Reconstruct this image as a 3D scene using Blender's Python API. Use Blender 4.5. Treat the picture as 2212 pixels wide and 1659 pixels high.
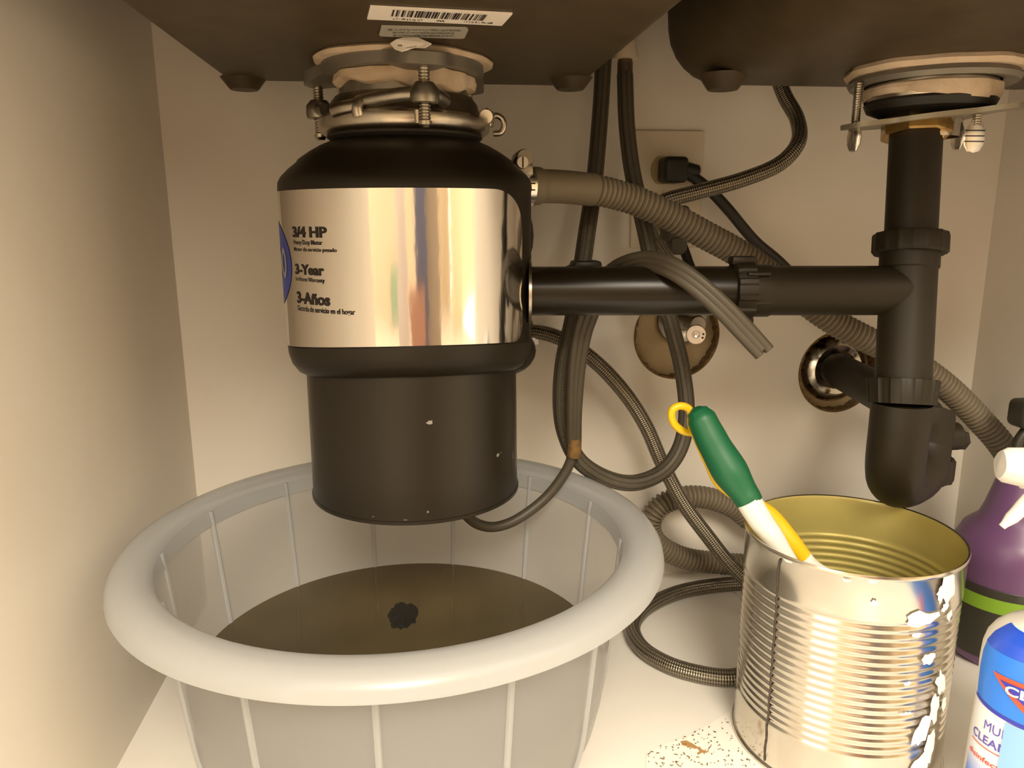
import bpy, bmesh, math, random
from mathutils import Vector, Matrix

for o in list(bpy.data.objects):
    bpy.data.objects.remove(o)
random.seed(7)
sc = bpy.context.scene
COL = sc.collection

# ------------------------------------------------------------------ camera
F, CX, CY = 1650.0, 1106.0, 829.5            # focal length in pixels of the 2212 x 1659 frame
YAW, PITCH, ROLL = math.radians(6.9), math.atan(1650 / 7595), math.radians(0.27)
CAM = Vector((0, 0, 0.414))
FW = Vector((math.sin(YAW) * math.cos(PITCH), math.cos(YAW) * math.cos(PITCH), -math.sin(PITCH)))
_r = Vector((math.cos(YAW), -math.sin(YAW), 0))
_u = _r.cross(FW)
RT = _r * math.cos(ROLL) - _u * math.sin(ROLL)
UP = _u * math.cos(ROLL) + _r * math.sin(ROLL)
cd = bpy.data.cameras.new('camera')
cd.sensor_fit = 'HORIZONTAL'; cd.sensor_width = 36.0; cd.lens = 36.0 * F / 2212.0
cd.clip_start = 0.01
cam = bpy.data.objects.new('camera', cd); COL.objects.link(cam)
M4 = Matrix((RT, UP, -FW)).transposed().to_4x4(); M4.translation = CAM
cam.matrix_world = M4
sc.camera = cam

# ------------------------------------------------------------------ light and exposure
world = bpy.data.worlds.new('world'); sc.world = world; world.use_nodes = True
bg = world.node_tree.nodes['Background']
bg.inputs[0].default_value = (1.0, 0.88, 0.70, 1); bg.inputs[1].default_value = 3.0
def lamp(name, loc, target, size, energy, color):
    ld = bpy.data.lights.new(name, 'AREA'); ld.shape = 'DISK'; ld.size = size
    ld.energy = energy; ld.color = color
    o = bpy.data.objects.new(name, ld); COL.objects.link(o); o.location = loc
    d = Vector(target) - Vector(loc); o.rotation_euler = d.to_track_quat('-Z', 'Y').to_euler()
    return o
lamp('kitchen_ceiling_lamp', (0.08, -1.9, 2.1), (0.05, 0.4, 0.3), 1.1, 62, (1.0, 0.89, 0.72))
vs = sc.view_settings
vs.view_transform = 'Standard'; vs.look = 'None'; vs.gamma = 1.0; vs.exposure = 0.42
vs.use_curve_mapping = False

# ------------------------------------------------------------------ pixel rays to points of the place
def ray(px, py): return RT * ((px - CX) / F) - UP * ((py - CY) / F) + FW
def at(px, py, Y):
    d = ray(px, py); return CAM + d * ((Y - CAM.y) / d.y)
def atz(px, py, z):
    d = ray(px, py); return CAM + d * ((z - CAM.z) / d.z)
def proj(p):
    d = Vector(p) - CAM; z = d.dot(FW); return CX + F * d.dot(RT) / z, CY - F * d.dot(UP) / z

# ------------------------------------------------------------------ materials
def mat(name, col, rough=0.5, metal=0.0, noise=None, bump=None, spec=0.5, **kw):
    m = bpy.data.materials.new(name); m.use_nodes = True
    nt = m.node_tree; b = nt.nodes['Principled BSDF']
    b.inputs['Base Color'].default_value = (*col, 1); b.inputs['Roughness'].default_value = rough
    b.inputs['Metallic'].default_value = metal; b.inputs['Specular IOR Level'].default_value = spec
    for k, v in kw.items(): b.inputs[k.replace('_', ' ')].default_value = v
    tc = nt.nodes.new('ShaderNodeTexCoord')
    if noise:                                   # (scale, colour2, low, high[, stretch])
        n = nt.nodes.new('ShaderNodeTexNoise'); n.inputs['Scale'].default_value = noise[0]; n.inputs['Detail'].default_value = 6
        src = tc.outputs['Object']
        if len(noise) > 4:
            mp = nt.nodes.new('ShaderNodeMapping'); mp.inputs['Scale'].default_value = noise[4]
            nt.links.new(src, mp.inputs[0]); src = mp.outputs[0]
        nt.links.new(src, n.inputs['Vector'])
        r = nt.nodes.new('ShaderNodeValToRGB')
        r.color_ramp.elements[0].position = noise[2]; r.color_ramp.elements[1].position = noise[3]
        r.color_ramp.elements[0].color = (*col, 1); r.color_ramp.elements[1].color = (*noise[1], 1)
        nt.links.new(n.outputs['Fac'], r.inputs[0]); nt.links.new(r.outputs[0], b.inputs['Base Color'])
    if bump:                                    # (scale, strength, distance[, stretch])
        n = nt.nodes.new('ShaderNodeTexNoise'); n.inputs['Scale'].default_value = bump[0]; n.inputs['Detail'].default_value = 4
        src = tc.outputs['Object']
        if len(bump) > 3:
            mp = nt.nodes.new('ShaderNodeMapping'); mp.inputs['Scale'].default_value = bump[3]
            nt.links.new(src, mp.inputs[0]); src = mp.outputs[0]
        nt.links.new(src, n.inputs['Vector'])
        bp = nt.nodes.new('ShaderNodeBump'); bp.inputs['Strength'].default_value = bump[1]; bp.inputs['Distance'].default_value = bump[2]
        nt.links.new(n.outputs['Fac'], bp.inputs['Height']); nt.links.new(bp.outputs[0], b.inputs['Normal'])
    return m

def braid(name, c1, c2, ku, mv, metal=0.0, rough=0.45, bump=0.6, lines=False):
    """woven sleeve: two crossing waves in (length, angle) coordinates"""
    m = mat(name, c1, rough, metal); nt = m.node_tree; b = nt.nodes['Principled BSDF']
    uv = nt.nodes.new('ShaderNodeUVMap'); uv.uv_map = 'UVMap'
    sp = nt.nodes.new('ShaderNodeSeparateXYZ'); nt.links.new(uv.outputs[0], sp.inputs[0])
    def mth(op, a, c):
        n = nt.nodes.new('ShaderNodeMath'); n.operation = op
        for i, v in enumerate((a, c)):
            if v is None: continue
            if isinstance(v, (int, float)): n.inputs[i].default_value = v
            else: nt.links.new(v, n.inputs[i])
        return n.outputs[0]
    u = mth('MULTIPLY', sp.outputs[0], ku * 2 * math.pi); v = mth('MULTIPLY', sp.outputs[1], mv * 2 * math.pi)
    s1 = mth('SINE', mth('ADD', u, v), None); s2 = mth('SINE', mth('SUBTRACT', u, v), None)
    h = mth('MULTIPLY_ADD', mth('MULTIPLY', s1, s2), 0.5); h.node.inputs[2].default_value = 0.5
    if lines:
        l = mth('SINE', mth('MULTIPLY', sp.outputs[1], 9 * 2 * math.pi), None)
        h2 = mth('MULTIPLY_ADD', l, 0.35); h2.node.inputs[2].default_value = 0.35
        h = mth('ADD', mth('MULTIPLY', h, 0.55), mth('MULTIPLY', h2, 0.6))
    r = nt.nodes.new('ShaderNodeValToRGB')
    r.color_ramp.elements[0].color = (*c2, 1); r.color_ramp.elements[1].color = (*c1, 1)
    r.color_ramp.elements[0].position = 0.15; r.color_ramp.elements[1].position = 0.8
    nt.links.new(h, r.inputs[0]); nt.links.new(r.outputs[0], b.inputs['Base Color'])
    bp = nt.nodes.new('ShaderNodeBump'); bp.inputs['Strength'].default_value = bump; bp.inputs['Distance'].default_value = 0.0008
    nt.links.new(h, bp.inputs['Height']); nt.links.new(bp.outputs[0], b.inputs['Normal'])
    return m

M = {}
M['panel'] = mat('white_melamine', (0.80, 0.745, 0.66), 0.5, noise=(9, (0.77, 0.71, 0.615), 0.35, 0.75), bump=(900, 0.08, 0.0004))
M['floor'] = mat('white_shelf_board', (0.86, 0.82, 0.75), 0.38, bump=(700, 0.06, 0.0004))
M['drywall'] = mat('tan_plaster', (0.42, 0.32, 0.18), 0.9, noise=(25, (0.32, 0.23, 0.12), 0.35, 0.75), bump=(120, 0.3, 0.001))
M['mdf'] = mat('raw_fibreboard_edge', (0.20, 0.125, 0.05), 0.95, noise=(260, (0.10, 0.06, 0.02), 0.35, 0.7), bump=(300, 0.6, 0.001))
M['sink'] = mat('brown_black_composite', (0.046, 0.031, 0.0135), 0.5, spec=0.35, noise=(40, (0.064, 0.045, 0.021), 0.35, 0.75), bump=(260, 0.12, 0.0006))
M['counter'] = mat('stone_counter', (0.35, 0.3, 0.25), 0.4, noise=(30, (0.2, 0.17, 0.14), 0.3, 0.7))
M['blk'] = mat('black_plastic', (0.013, 0.0095, 0.005), 0.42, spec=0.32, bump=(500, 0.1, 0.0003))
M['motor'] = mat('black_painted_steel', (0.014, 0.0105, 0.006), 0.33, spec=0.38, bump=(160, 0.05, 0.0004))
M['pipe'] = mat('black_drain_pipe', (0.012, 0.0085, 0.004), 0.3, spec=0.36, bump=(60, 0.04, 0.0006))
M['pipe2'] = mat('dull_black_fitting', (0.016, 0.0115, 0.0055), 0.5, spec=0.3, bump=(200, 0.1, 0.0004))
M['steel'] = mat('zinc_steel', (0.55, 0.50, 0.42), 0.28, 1.0, noise=(60, (0.38, 0.34, 0.28), 0.35, 0.75))
M['darksteel'] = mat('dull_grey_steel', (0.36, 0.33, 0.28), 0.38, 1.0, noise=(70, (0.22, 0.2, 0.16), 0.35, 0.75))
M['castgrey'] = mat('grey_cast_metal', (0.22, 0.20, 0.165), 0.5, 0.6, bump=(200, 0.15, 0.0005))
M['chrome'] = mat('worn_chrome', (0.78, 0.74, 0.68), 0.26, 1.0, noise=(120, (0.5, 0.42, 0.3), 0.55, 0.8))
M['rustychrome'] = mat('rust_spotted_chrome', (0.66, 0.60, 0.5), 0.2, 1.0, noise=(90, (0.10, 0.06, 0.025), 0.5, 0.62))
M['brass'] = mat('old_brass', (0.55, 0.36, 0.13), 0.27, 1.0, noise=(50, (0.36, 0.23, 0.09), 0.4, 0.7))
M['putty'] = mat('plumbers_putty', (0.62, 0.50, 0.37), 0.8, noise=(55, (0.50, 0.38, 0.25), 0.3, 0.7), bump=(70, 0.7, 0.003))
M['rubber'] = mat('black_rubber', (0.014, 0.012, 0.009), 0.6)
M['band'] = mat('brushed_stainless_wrap', (0.80, 0.75, 0.69), 0.09, 1.0, bump=(46, 0.07, 0.004, (1.0, 1.0, 0.20)))
M['ink'] = mat('black_print', (0.012, 0.007, 0.006), 0.5)
M['blueink'] = mat('blue_print', (0.028, 0.05, 0.34), 0.4)
M['greyink'] = mat('grey_print', (0.30, 0.29, 0.33), 0.4)
M['hosegrey'] = mat('grey_ribbed_plastic', (0.185, 0.15, 0.10), 0.5)
M['cuff'] = mat('grey_rubber_cuff', (0.165, 0.138, 0.092), 0.55)
M['nylon'] = braid('grey_nylon_braid', (0.105, 0.089, 0.060), (0.036, 0.029, 0.018), 340, 9, 0, 0.5, 0.6, True)
M['steelbraid'] = braid('steel_wire_braid', (0.34, 0.30, 0.23), (0.07, 0.055, 0.035), 230, 7, 0.75, 0.3, 0.8)
M['darkbraid'] = braid('dark_wire_braid', (0.16, 0.13, 0.092), (0.03, 0.023, 0.014), 230, 7, 0.45, 0.4, 0.8)
M['cord'] = mat('grey_cord_jacket', (0.062, 0.051, 0.033), 0.5)
M['blackcord'] = mat('black_cord_jacket', (0.016, 0.013, 0.008), 0.5)
M['tape'] = mat('aged_brown_tape', (0.22, 0.12, 0.035), 0.6, noise=(150, (0.10, 0.06, 0.025), 0.4, 0.7))
M['ivory'] = mat('ivory_plastic', (0.74, 0.65, 0.50), 0.4)
M['almond'] = mat('almond_plastic', (0.44, 0.34, 0.17), 0.4)
M['paper'] = mat('white_sticker_paper', (0.78, 0.72, 0.64), 0.6)
M['greypaper'] = mat('grey_foil_sticker', (0.36, 0.34, 0.29), 0.45)
M['tin'] = mat('tinplate', (0.66, 0.62, 0.55), 0.17, 1.0, noise=(35, (0.60, 0.55, 0.46), 0.4, 0.75), bump=(14, 0.05, 0.004))
M['lacquer'] = mat('gold_can_lacquer', (0.50, 0.42, 0.14), 0.28, 0.35, noise=(14, (0.42, 0.35, 0.11), 0.4, 0.7))
M['seam'] = mat('weld_seam', (0.07, 0.055, 0.045), 0.5, 0.5)
M['scrap'] = mat('torn_label_paper', (0.80, 0.76, 0.72), 0.75, bump=(300, 0.4, 0.0005))
M['green'] = mat('green_soft_grip', (0.004, 0.105, 0.040), 0.45, bump=(700, 0.1, 0.0003))
M['yellow'] = mat('yellow_plastic', (0.80, 0.52, 0.012), 0.35)
M['white'] = mat('white_plastic', (0.80, 0.77, 0.71), 0.38)
M['purple'] = mat('purple_plastic', (0.150, 0.070, 0.165), 0.34)
M['lime'] = mat('lime_print', (0.20, 0.36, 0.025), 0.45)
M['blacklabel'] = mat('black_label', (0.035, 0.032, 0.022), 0.4)
M['darkspray'] = mat('black_sprayer_plastic', (0.03, 0.027, 0.017), 0.45)
M['skyblue'] = mat('light_blue_print', (0.24, 0.46, 0.74), 0.4)
M['midblue'] = mat('bright_blue_print', (0.025, 0.20, 0.80), 0.35)
M['navy'] = mat('deep_blue_print', (0.03, 0.035, 0.42), 0.4)
M['redprint'] = mat('orange_red_print', (0.75, 0.085, 0.03), 0.45)
M['violetink'] = mat('violet_print', (0.10, 0.07, 0.42), 0.45)
M['sludge'] = mat('dark_food_sludge', (0.012, 0.011, 0.008), 0.55, bump=(200, 0.5, 0.002))
M['crumb'] = mat('brown_crumbs', (0.18, 0.11, 0.05), 0.9)
M['stain'] = mat('rusty_brown_stain', (0.42, 0.24, 0.09), 0.8)

def facing(nt, lo=0.035, hi=0.6):
    # grazing-angle gloss that is the same for both sides of a surface
    lw = nt.nodes.new('ShaderNodeLayerWeight'); lw.inputs[0].default_value = 0.5
    pw = nt.nodes.new('ShaderNodeMath'); pw.operation = 'POWER'; pw.inputs[1].default_value = 4.0
    ma = nt.nodes.new('ShaderNodeMath'); ma.operation = 'MULTIPLY_ADD'; ma.inputs[1].default_value = hi - lo; ma.inputs[2].default_value = lo
    nt.links.new(lw.outputs['Facing'], pw.inputs[0]); nt.links.new(pw.outputs[0], ma.inputs[0])
    return ma
def plastic_bowl():
    m = bpy.data.materials.new('frosted_clear_plastic'); m.use_nodes = True
    nt = m.node_tree; nt.nodes.clear()
    out = nt.nodes.new('ShaderNodeOutputMaterial')
    dif = nt.nodes.new('ShaderNodeBsdfDiffuse'); dif.inputs[0].default_value = (0.64, 0.655, 0.665, 1)
    trl = nt.nodes.new('ShaderNodeBsdfTranslucent'); trl.inputs[0].default_value = (0.74, 0.745, 0.75, 1)
    tra = nt.nodes.new('ShaderNodeBsdfTransparent'); tra.inputs[0].default_value = (0.93, 0.92, 0.90, 1)
    glo = nt.nodes.new('ShaderNodeBsdfGlossy'); glo.inputs['Roughness'].default_value = 0.22
    m1 = nt.nodes.new('ShaderNodeMixShader'); m1.inputs[0].default_value = 0.5
    m2 = nt.nodes.new('ShaderNodeMixShader'); m2.inputs[0].default_value = 0.40
    m3 = nt.nodes.new('ShaderNodeMixShader')
    fr = facing(nt)
    L = nt.links.new
    L(dif.outputs[0], m1.inputs[1]); L(trl.outputs[0], m1.inputs[2])
    L(m1.outputs[0], m2.inputs[1]); L(tra.outputs[0], m2.inputs[2])
    L(fr.outputs[0], m3.inputs[0]); L(m2.outputs[0], m3.inputs[1]); L(glo.outputs[0], m3.inputs[2])
    L(m3.outputs[0], out.inputs[0])
    return m, m2
M['bowl'], _mx = plastic_bowl()
M['bowlrim'], _mx = plastic_bowl(); M['bowlrim'].name = 'frosted_thick_plastic'; _mx.inputs[0].default_value = 0.32

def water_mat():
    m = bpy.data.materials.new('murky_grey_water'); m.use_nodes = True
    nt = m.node_tree; nt.nodes.clear()
    out = nt.nodes.new('ShaderNodeOutputMaterial')
    dif = nt.nodes.new('ShaderNodeBsdfDiffuse'); dif.inputs[0].default_value = (0.12, 0.09, 0.045, 1)
    tra = nt.nodes.new('ShaderNodeBsdfTransparent'); tra.inputs[0].default_value = (0.46, 0.40, 0.30, 1)
    glo = nt.nodes.new('ShaderNodeBsdfGlossy'); glo.inputs['Roughness'].default_value = 0.03
    mx = nt.nodes.new('ShaderNodeMixShader'); mx.inputs[0].default_value = 0.42
    m2 = nt.nodes.new('ShaderNodeMixShader'); fr = facing(nt)
    n = nt.nodes.new('ShaderNodeTexNoise'); n.inputs['Scale'].default_value = 9; n.inputs['Detail'].default_value = 5
    tc = nt.nodes.new('ShaderNodeTexCoord'); r = nt.nodes.new('ShaderNodeValToRGB')
    r.color_ramp.elements[0].position = 0.35; r.color_ramp.elements[0].color = (0.10, 0.078, 0.04, 1)
    r.color_ramp.elements[1].position = 0.75; r.color_ramp.elements[1].color = (0.19, 0.145, 0.07, 1)
    L = nt.links.new
    L(tc.outputs['Object'], n.inputs['Vector']); L(n.outputs['Fac'], r.inputs[0]); L(r.outputs[0], dif.inputs[0])
    L(dif.outputs[0], mx.inputs[1]); L(tra.outputs[0], mx.inputs[2])
    L(fr.outputs[0], m2.inputs[0]); L(mx.outputs[0], m2.inputs[1]); L(glo.outputs[0], m2.inputs[2]); L(m2.outputs[0], out.inputs[0])
    return m
M['water'] = water_mat()

# ------------------------------------------------------------------ mesh helpers
ORG = {}                                         # world origin of every object made here
def link(name, me, m, parent=None, loc=None, smooth=35):
    """verts of me are in world metres; the object's origin is the thing's base"""
    org = ORG[parent.name] if parent else Vector(loc if loc is not None else (0, 0, 0))
    me.transform(Matrix.Translation(-org))
    if m: me.materials.append(M[m] if isinstance(m, str) else m)
    if smooth is not None:
        for p in me.polygons: p.use_smooth = True
        try: me.set_sharp_from_angle(angle=math.radians(smooth))
        except Exception: pass
    o = bpy.data.objects.new(name, me); COL.objects.link(o)
    if parent: o.parent = parent
    else: o.location = org
    ORG[o.name] = org
    me.name = name
    return o
def tag(o, label, cat=None, group=None, kind=None):
    o['label'] = label
    if cat: o['category'] = cat
    if group: o['group'] = group
    if kind: o['kind'] = kind
    return o
def thing(name, loc, label, cat, group=None):
    o = bpy.data.objects.new(name, None); COL.objects.link(o); o.location = loc; o.empty_display_size = 0.02
    ORG[o.name] = Vector(loc)
    return tag(o, label, cat, group)
def mk(verts, faces):
    me = bpy.data.meshes.new('mesh'); me.from_pydata([tuple(v) for v in verts], [], faces); me.update(); return me
def bm_me(bm):
    me = bpy.data.meshes.new('mesh'); bmesh.ops.recalc_face_normals(bm, faces=bm.faces[:]); bm.to_mesh(me); bm.free(); return me
def merge(meshes):
    bm = bmesh.new()
    for me in meshes: bm.from_mesh(me); bpy.data.meshes.remove(me)
    out = bpy.data.meshes.new('mesh'); bm.to_mesh(out); bm.free(); return out
def box(a, b, bev=0.0, seg=2):
    bm = bmesh.new(); bmesh.ops.create_cube(bm, size=1)
    s = [b[i] - a[i] for i in range(3)]; c = [(a[i] + b[i]) / 2 for i in range(3)]
    for v in bm.verts: v.co = Vector((v.co.x * s[0] + c[0], v.co.y * s[1] + c[1], v.co.z * s[2] + c[2]))
    if bev: bmesh.ops.bevel(bm, geom=bm.edges[:], offset=bev, segments=seg, profile=0.5, affect='EDGES')
    return bm_me(bm)
def frame(d):
    d = Vector(d).normalized(); a = Vector((0, 0, 1)) if abs(d.z) < 0.9 else Vector((1, 0, 0))
    x = a.cross(d).normalized(); return x, d.cross(x), d
def lathe(profile, base=(0, 0, 0), axis=(0, 0, 1), n=64, fn=None):
    """profile of (radius, height) turned about axis through base; fn(angle, r, h) may bend it"""
    x, y, d = frame(axis); base = Vector(base); V = []; Fc = []
    if tuple(axis) == (0, 0, 1): x, y = Vector((0, -1, 0)), Vector((1, 0, 0))     # angle 0 faces the front, positive to the right
    for (r, h) in profile:
        for k in range(n):
            a = 2 * math.pi * k / n
            rr, hh = fn(a, r, h) if fn else (r, h)
            V.append(base + x * (rr * math.cos(a)) + y * (rr * math.sin(a)) + d * hh)
    for i in range(len(profile) - 1):
        for k in range(n):
            k2 = (k + 1) % n
            Fc.append((i * n + k, i * n + k2, (i + 1) * n + k2, (i + 1) * n + k))
    return mk(V, Fc)
def rod(p, q, r, n=24, bev=0.0):
    p, q = Vector(p), Vector(q); h = (q - p).length
    b = min(bev, h / 2, r)
    pr = [(0.0001, 0), (r - b, 0), (r, b), (r, h - b), (r - b, h), (0.0001, h)] if b else [(0.0001, 0), (r, 0), (r, h), (0.0001, h)]
    return lathe(pr, p, q - p, n)
def spline(pts, step):
    pts = [Vector(p) for p in pts]; out = []
    P = [pts[0] * 2 - pts[1]] + pts + [pts[-1] * 2 - pts[-2]]
    for i in range(1, len(P) - 2):
        p0, p1, p2, p3 = P[i - 1:i + 3]
        for k in range(24):
            t = k / 24
            out.append(0.5 * ((2 * p1) + (p2 - p0) * t + (2 * p0 - 5 * p1 + 4 * p2 - p3) * t * t + (3 * p1 - p0 - 3 * p2 + p3) * t ** 3))
    out.append(pts[-1])
    res = [out[0]]; acc = 0.0
    for a, b in zip(out, out[1:]):
        L = (b - a).length
        while acc + L >= step:
            f = (step - acc) / L; a = a + (b - a) * f; res.append(a); L = (b - a).length; acc = 0.0
        acc += L
    if (res[-1] - out[-1]).length > step * 0.3: res.append(out[-1])
    return res
def tube(pts, r, n=14, step=0.004, rfn=None, raw=False, cap=True):
    C = [Vector(p) for p in pts] if raw else spline(pts, step)
    T = [(C[min(i + 1, len(C) - 1)] - C[max(i - 1, 0)]).normalized() for i in range(len(C))]
    x = frame(T[0])[0]; V = []; Fc = []; UVs = []; s = 0.0; S = []
    for i, c in enumerate(C):
        if i: s += (c - C[i - 1]).length
        S.append(s)
        x = (x - T[i] * x.dot(T[i])).normalized(); y = T[i].cross(x)
        rr = rfn(s) if rfn else r
        for k in range(n):
            a = 2 * math.pi * k / n; V.append(c + (x * math.cos(a) + y * math.sin(a)) * rr)
    for i in range(len(C) - 1):
        for k in range(n):
            k2 = (k + 1) % n
            Fc.append((i * n + k, i * n + k2, (i + 1) * n + k2, (i + 1) * n + k))
            UVs += [(S[i], k / n), (S[i], (k + 1) / n), (S[i + 1], (k + 1) / n), (S[i + 1], k / n)]
    if cap:
        Fc.append(tuple(reversed(range(n)))); Fc.append(tuple(range((len(C) - 1) * n, len(C) * n))); UVs += [(0, 0)] * (2 * n)
    me = mk(V, Fc); ul = me.uv_layers.new(name='UVMap')
    for i, u in enumerate(UVs): ul.data[i].uv = u
    return me
def ribs(r, amp, pitch):
    return lambda s: r + amp * (1 - abs(math.sin(math.pi * s / pitch)) ** 2.2 * 1.0) * -1
def P3(lst): return [at(*p) for p in lst]
def plate(poly, thick, nrm):
    """flat polygon (world points in order) given a thickness along nrm"""
    nrm = Vector(nrm).normalized() * thick; n = len(poly)
    V = [Vector(p) for p in poly] + [Vector(p) + nrm for p in poly]
    Fc = [tuple(range(n)), tuple(reversed(range(n, 2 * n)))] + [(i, i + n, (i + 1) % n + n, (i + 1) % n) for i in range(n)]
    me = mk(V, Fc); bm = bmesh.new(); bm.from_mesh(me); bpy.data.meshes.remove(me)
    return bm_me(bm)
def text_me(body, bold=0.0):
    cu = bpy.data.curves.new('txt', 'FONT'); cu.body = body; cu.size = 1.0; cu.offset = bold; cu.resolution_u = 3
    o = bpy.data.objects.new('txt', cu); COL.objects.link(o)
    dg = bpy.context.evaluated_depsgraph_get(); dg.update()
    me = bpy.data.meshes.new_from_object(o.evaluated_get(dg)); bpy.data.objects.remove(o); bpy.data.curves.remove(cu)
    xs = [v.co.x for v in me.vertices]; ys = [v.co.y for v in me.vertices]
    return me, min(xs), max(xs), min(ys), max(ys)
def print_text(body, fn, x0, x1, y0, y1, bold=0.0):
    """text squeezed into the box x0..x1, y0..y1 of a surface; fn maps (x, y) to the surface"""
    me, ax, bx, ay, by = text_me(body, bold)
    for v in me.vertices:
        u = (v.co.x - ax) / (bx - ax); w = (v.co.y - ay) / (by - ay)
        v.co = fn(x0 + (x1 - x0) * u, y0 + (y1 - y0) * w)
    return me

# ================================================================== THE SETTING
XL, XR, YB = -0.243, 0.6465, 0.811               # inside faces of the cabinet
HOLES = [((1462, 725), 0.0485), ((1810, 803), 0.0475), ((1057, 727), 0.0485)]
def st(o, label): return tag(o, label, None, None, 'structure')
st(link('floor', box((XL - 0.018, 0.185, -0.018), (XR + 0.018, YB + 0.03, 0.0)), 'floor', smooth=None), 'white laminate cabinet floor board under the bowl and can')
fl0 = bpy.data.objects['floor']
link('worn_patch', plate([atz(px, py, 0.0002) for px, py in ((1396, 1627), (1440, 1607), (1490, 1590), (1560, 1548), (1592, 1522), (1640, 1600), (1700, 1675), (1396, 1690))], 0.0003, (0, 0, 1)), mat('bare_white_patch', (0.92, 0.88, 0.80), 0.5), fl0, smooth=None)
st(link('wall_left', box((XL - 0.018, 0.185, 0.0), (XL, YB + 0.03, 0.74)), 'panel', smooth=None), 'plain cream melamine side panel on the left of the cabinet')
st(link('wall_right', box((XR, 0.185, 0.0), (XR + 0.018, YB + 0.03, 0.74)), 'panel', smooth=None), 'shaded cream side panel beyond the black drain trap')
# back panel with three saw-cut holes
cu = bpy.data.curves.new('panel', 'CURVE'); cu.dimensions = '2D'; cu.fill_mode = 'BOTH'; cu.extrude = 0.006
def poly(pts):
    s = cu.splines.new('POLY'); s.points.add(len(pts) - 1); s.use_cyclic_u = True
    for p, q in zip(s.points, pts): p.co = (q[0], q[1], 0, 1)
poly([(XL, 0), (XR, 0), (XR, 0.74), (XL, 0.74)])
hc = []
for (p, r) in HOLES:
    c = at(*p, YB); hc.append((c, r))
    poly([(c.x + r * math.cos(a), c.z + r * math.sin(a)) for a in [-2 * math.pi * k / 72 for k in range(72)]])
tmp = bpy.data.objects.new('tmp', cu); COL.objects.link(tmp)
dg = bpy.context.evaluated_depsgraph_get(); dg.update()
me = bpy.data.meshes.new_from_object(tmp.evaluated_get(dg)); bpy.data.objects.remove(tmp)
me.materials.clear()
for v in me.vertices: v.co = Vector((v.co.x, YB + 0.006 - v.co.z, v.co.y))
wb = st(link('wall_back', me, 'panel', smooth=None), 'cream cabinet back panel with three round pipe holes sawn through it')
for (c, r) in hc:
    rr = random.Random(int(c.x * 1000)); ph = rr.random() * 6
    def rough(a, q, h): return q + (0.0007 * math.sin(a * 23 + ph) + 0.0005 * math.sin(a * 41) + 0.0008 * math.sin(a * 7 + ph) if q < r else 0), h
    me = lathe([(r + 0.0006, -0.0004), (r - 0.0016, -0.0004), (r - 0.0024, 0.004), (r - 0.002, 0.0135)], (c.x, YB, c.z), (0, 1, 0), 96, rough)
    tag(link('hole_edge', me, 'mdf', wb), 'rough brown fibreboard edge of the sawn hole')
st(link('wall_plaster', box((XL, YB + 0.0145, 0), (XR, YB + 0.03, 0.74)), 'drywall', smooth=None), 'tan plaster house wall seen through the holes of the back panel')
st(link('trim_counter', box((-0.9, 0.15, 0.742), (1.3, 0.86, 0.78), 0.004), 'counter', smooth=None), 'stone countertop above the cabinet')
st(link('wall_room', box((-2.4, -3.02, -0.13), (2.6, -3.0, 2.3)), mat('cream_room_paint', (0.50, 0.40, 0.27), 0.8), smooth=None), 'cream kitchen wall opposite the cabinet')
st(link('floor_room', box((-2.4, -3.0, -0.15), (2.6, 0.185, -0.13)), mat('pale_room_floor', (0.52, 0.43, 0.33), 0.5, noise=(6, (0.46, 0.37, 0.28), 0.3, 0.7)), smooth=None), 'pale kitchen floor in front of the cabinet')
st(link('added_mat', box((0.10, -0.42, -0.13), (0.62, 0.08, -0.122), 0.003), mat('added_mat_brown', (0.075, 0.045, 0.03), 0.9), smooth=None), 'dark brown mat added out of view to darken the can reflections')  # unseen mat, added so the can has something dark to reflect
dw = [('door_1', (XL - 0.40, 0.150, 0.02), (XL - 0.014, 0.170, 0.72), (0.80, 0.68, 0.46)),
      ('door_2', (XR + 0.014, 0.150, 0.02), (XR + 0.40, 0.170, 0.72), (0.80, 0.68, 0.46)),
      ('reflect_panel_3', (-0.02, -0.93, -0.12), (0.34, -0.90, 0.24), (0.26, 0.125, 0.08)),  # from here down, added panels that give the steel its coloured reflections
      ('reflect_panel_4', (0.17, -1.03, -0.12), (0.42, -0.95, 0.62), (0.06, 0.06, 0.10)),
      ('reflect_panel_5', (-1.05, -2.99, -0.12), (-0.55, -2.95, 0.16), (0.20, 0.28, 0.17)),
      ('reflect_panel_6', (1.9, -2.0, -0.12), (5.5, -1.95, 2.0), (0.46, 0.38, 0.22)),
      ('reflect_panel_7', (0.43, -1.10, -0.12), (0.78, -1.06, 0.75), (0.20, 0.145, 0.095)),
      ('reflect_panel_8', (-0.34, -1.35, -0.12), (-0.06, -1.31, 0.75), (0.42, 0.36, 0.32))]
for nm, a, b, c in dw:
    st(link(nm, box(a, b, 0.003), mat(nm + '_paint', c, 0.6), smooth=None), 'painted cupboard door or added reflection panel facing the open cabinet')

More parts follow.
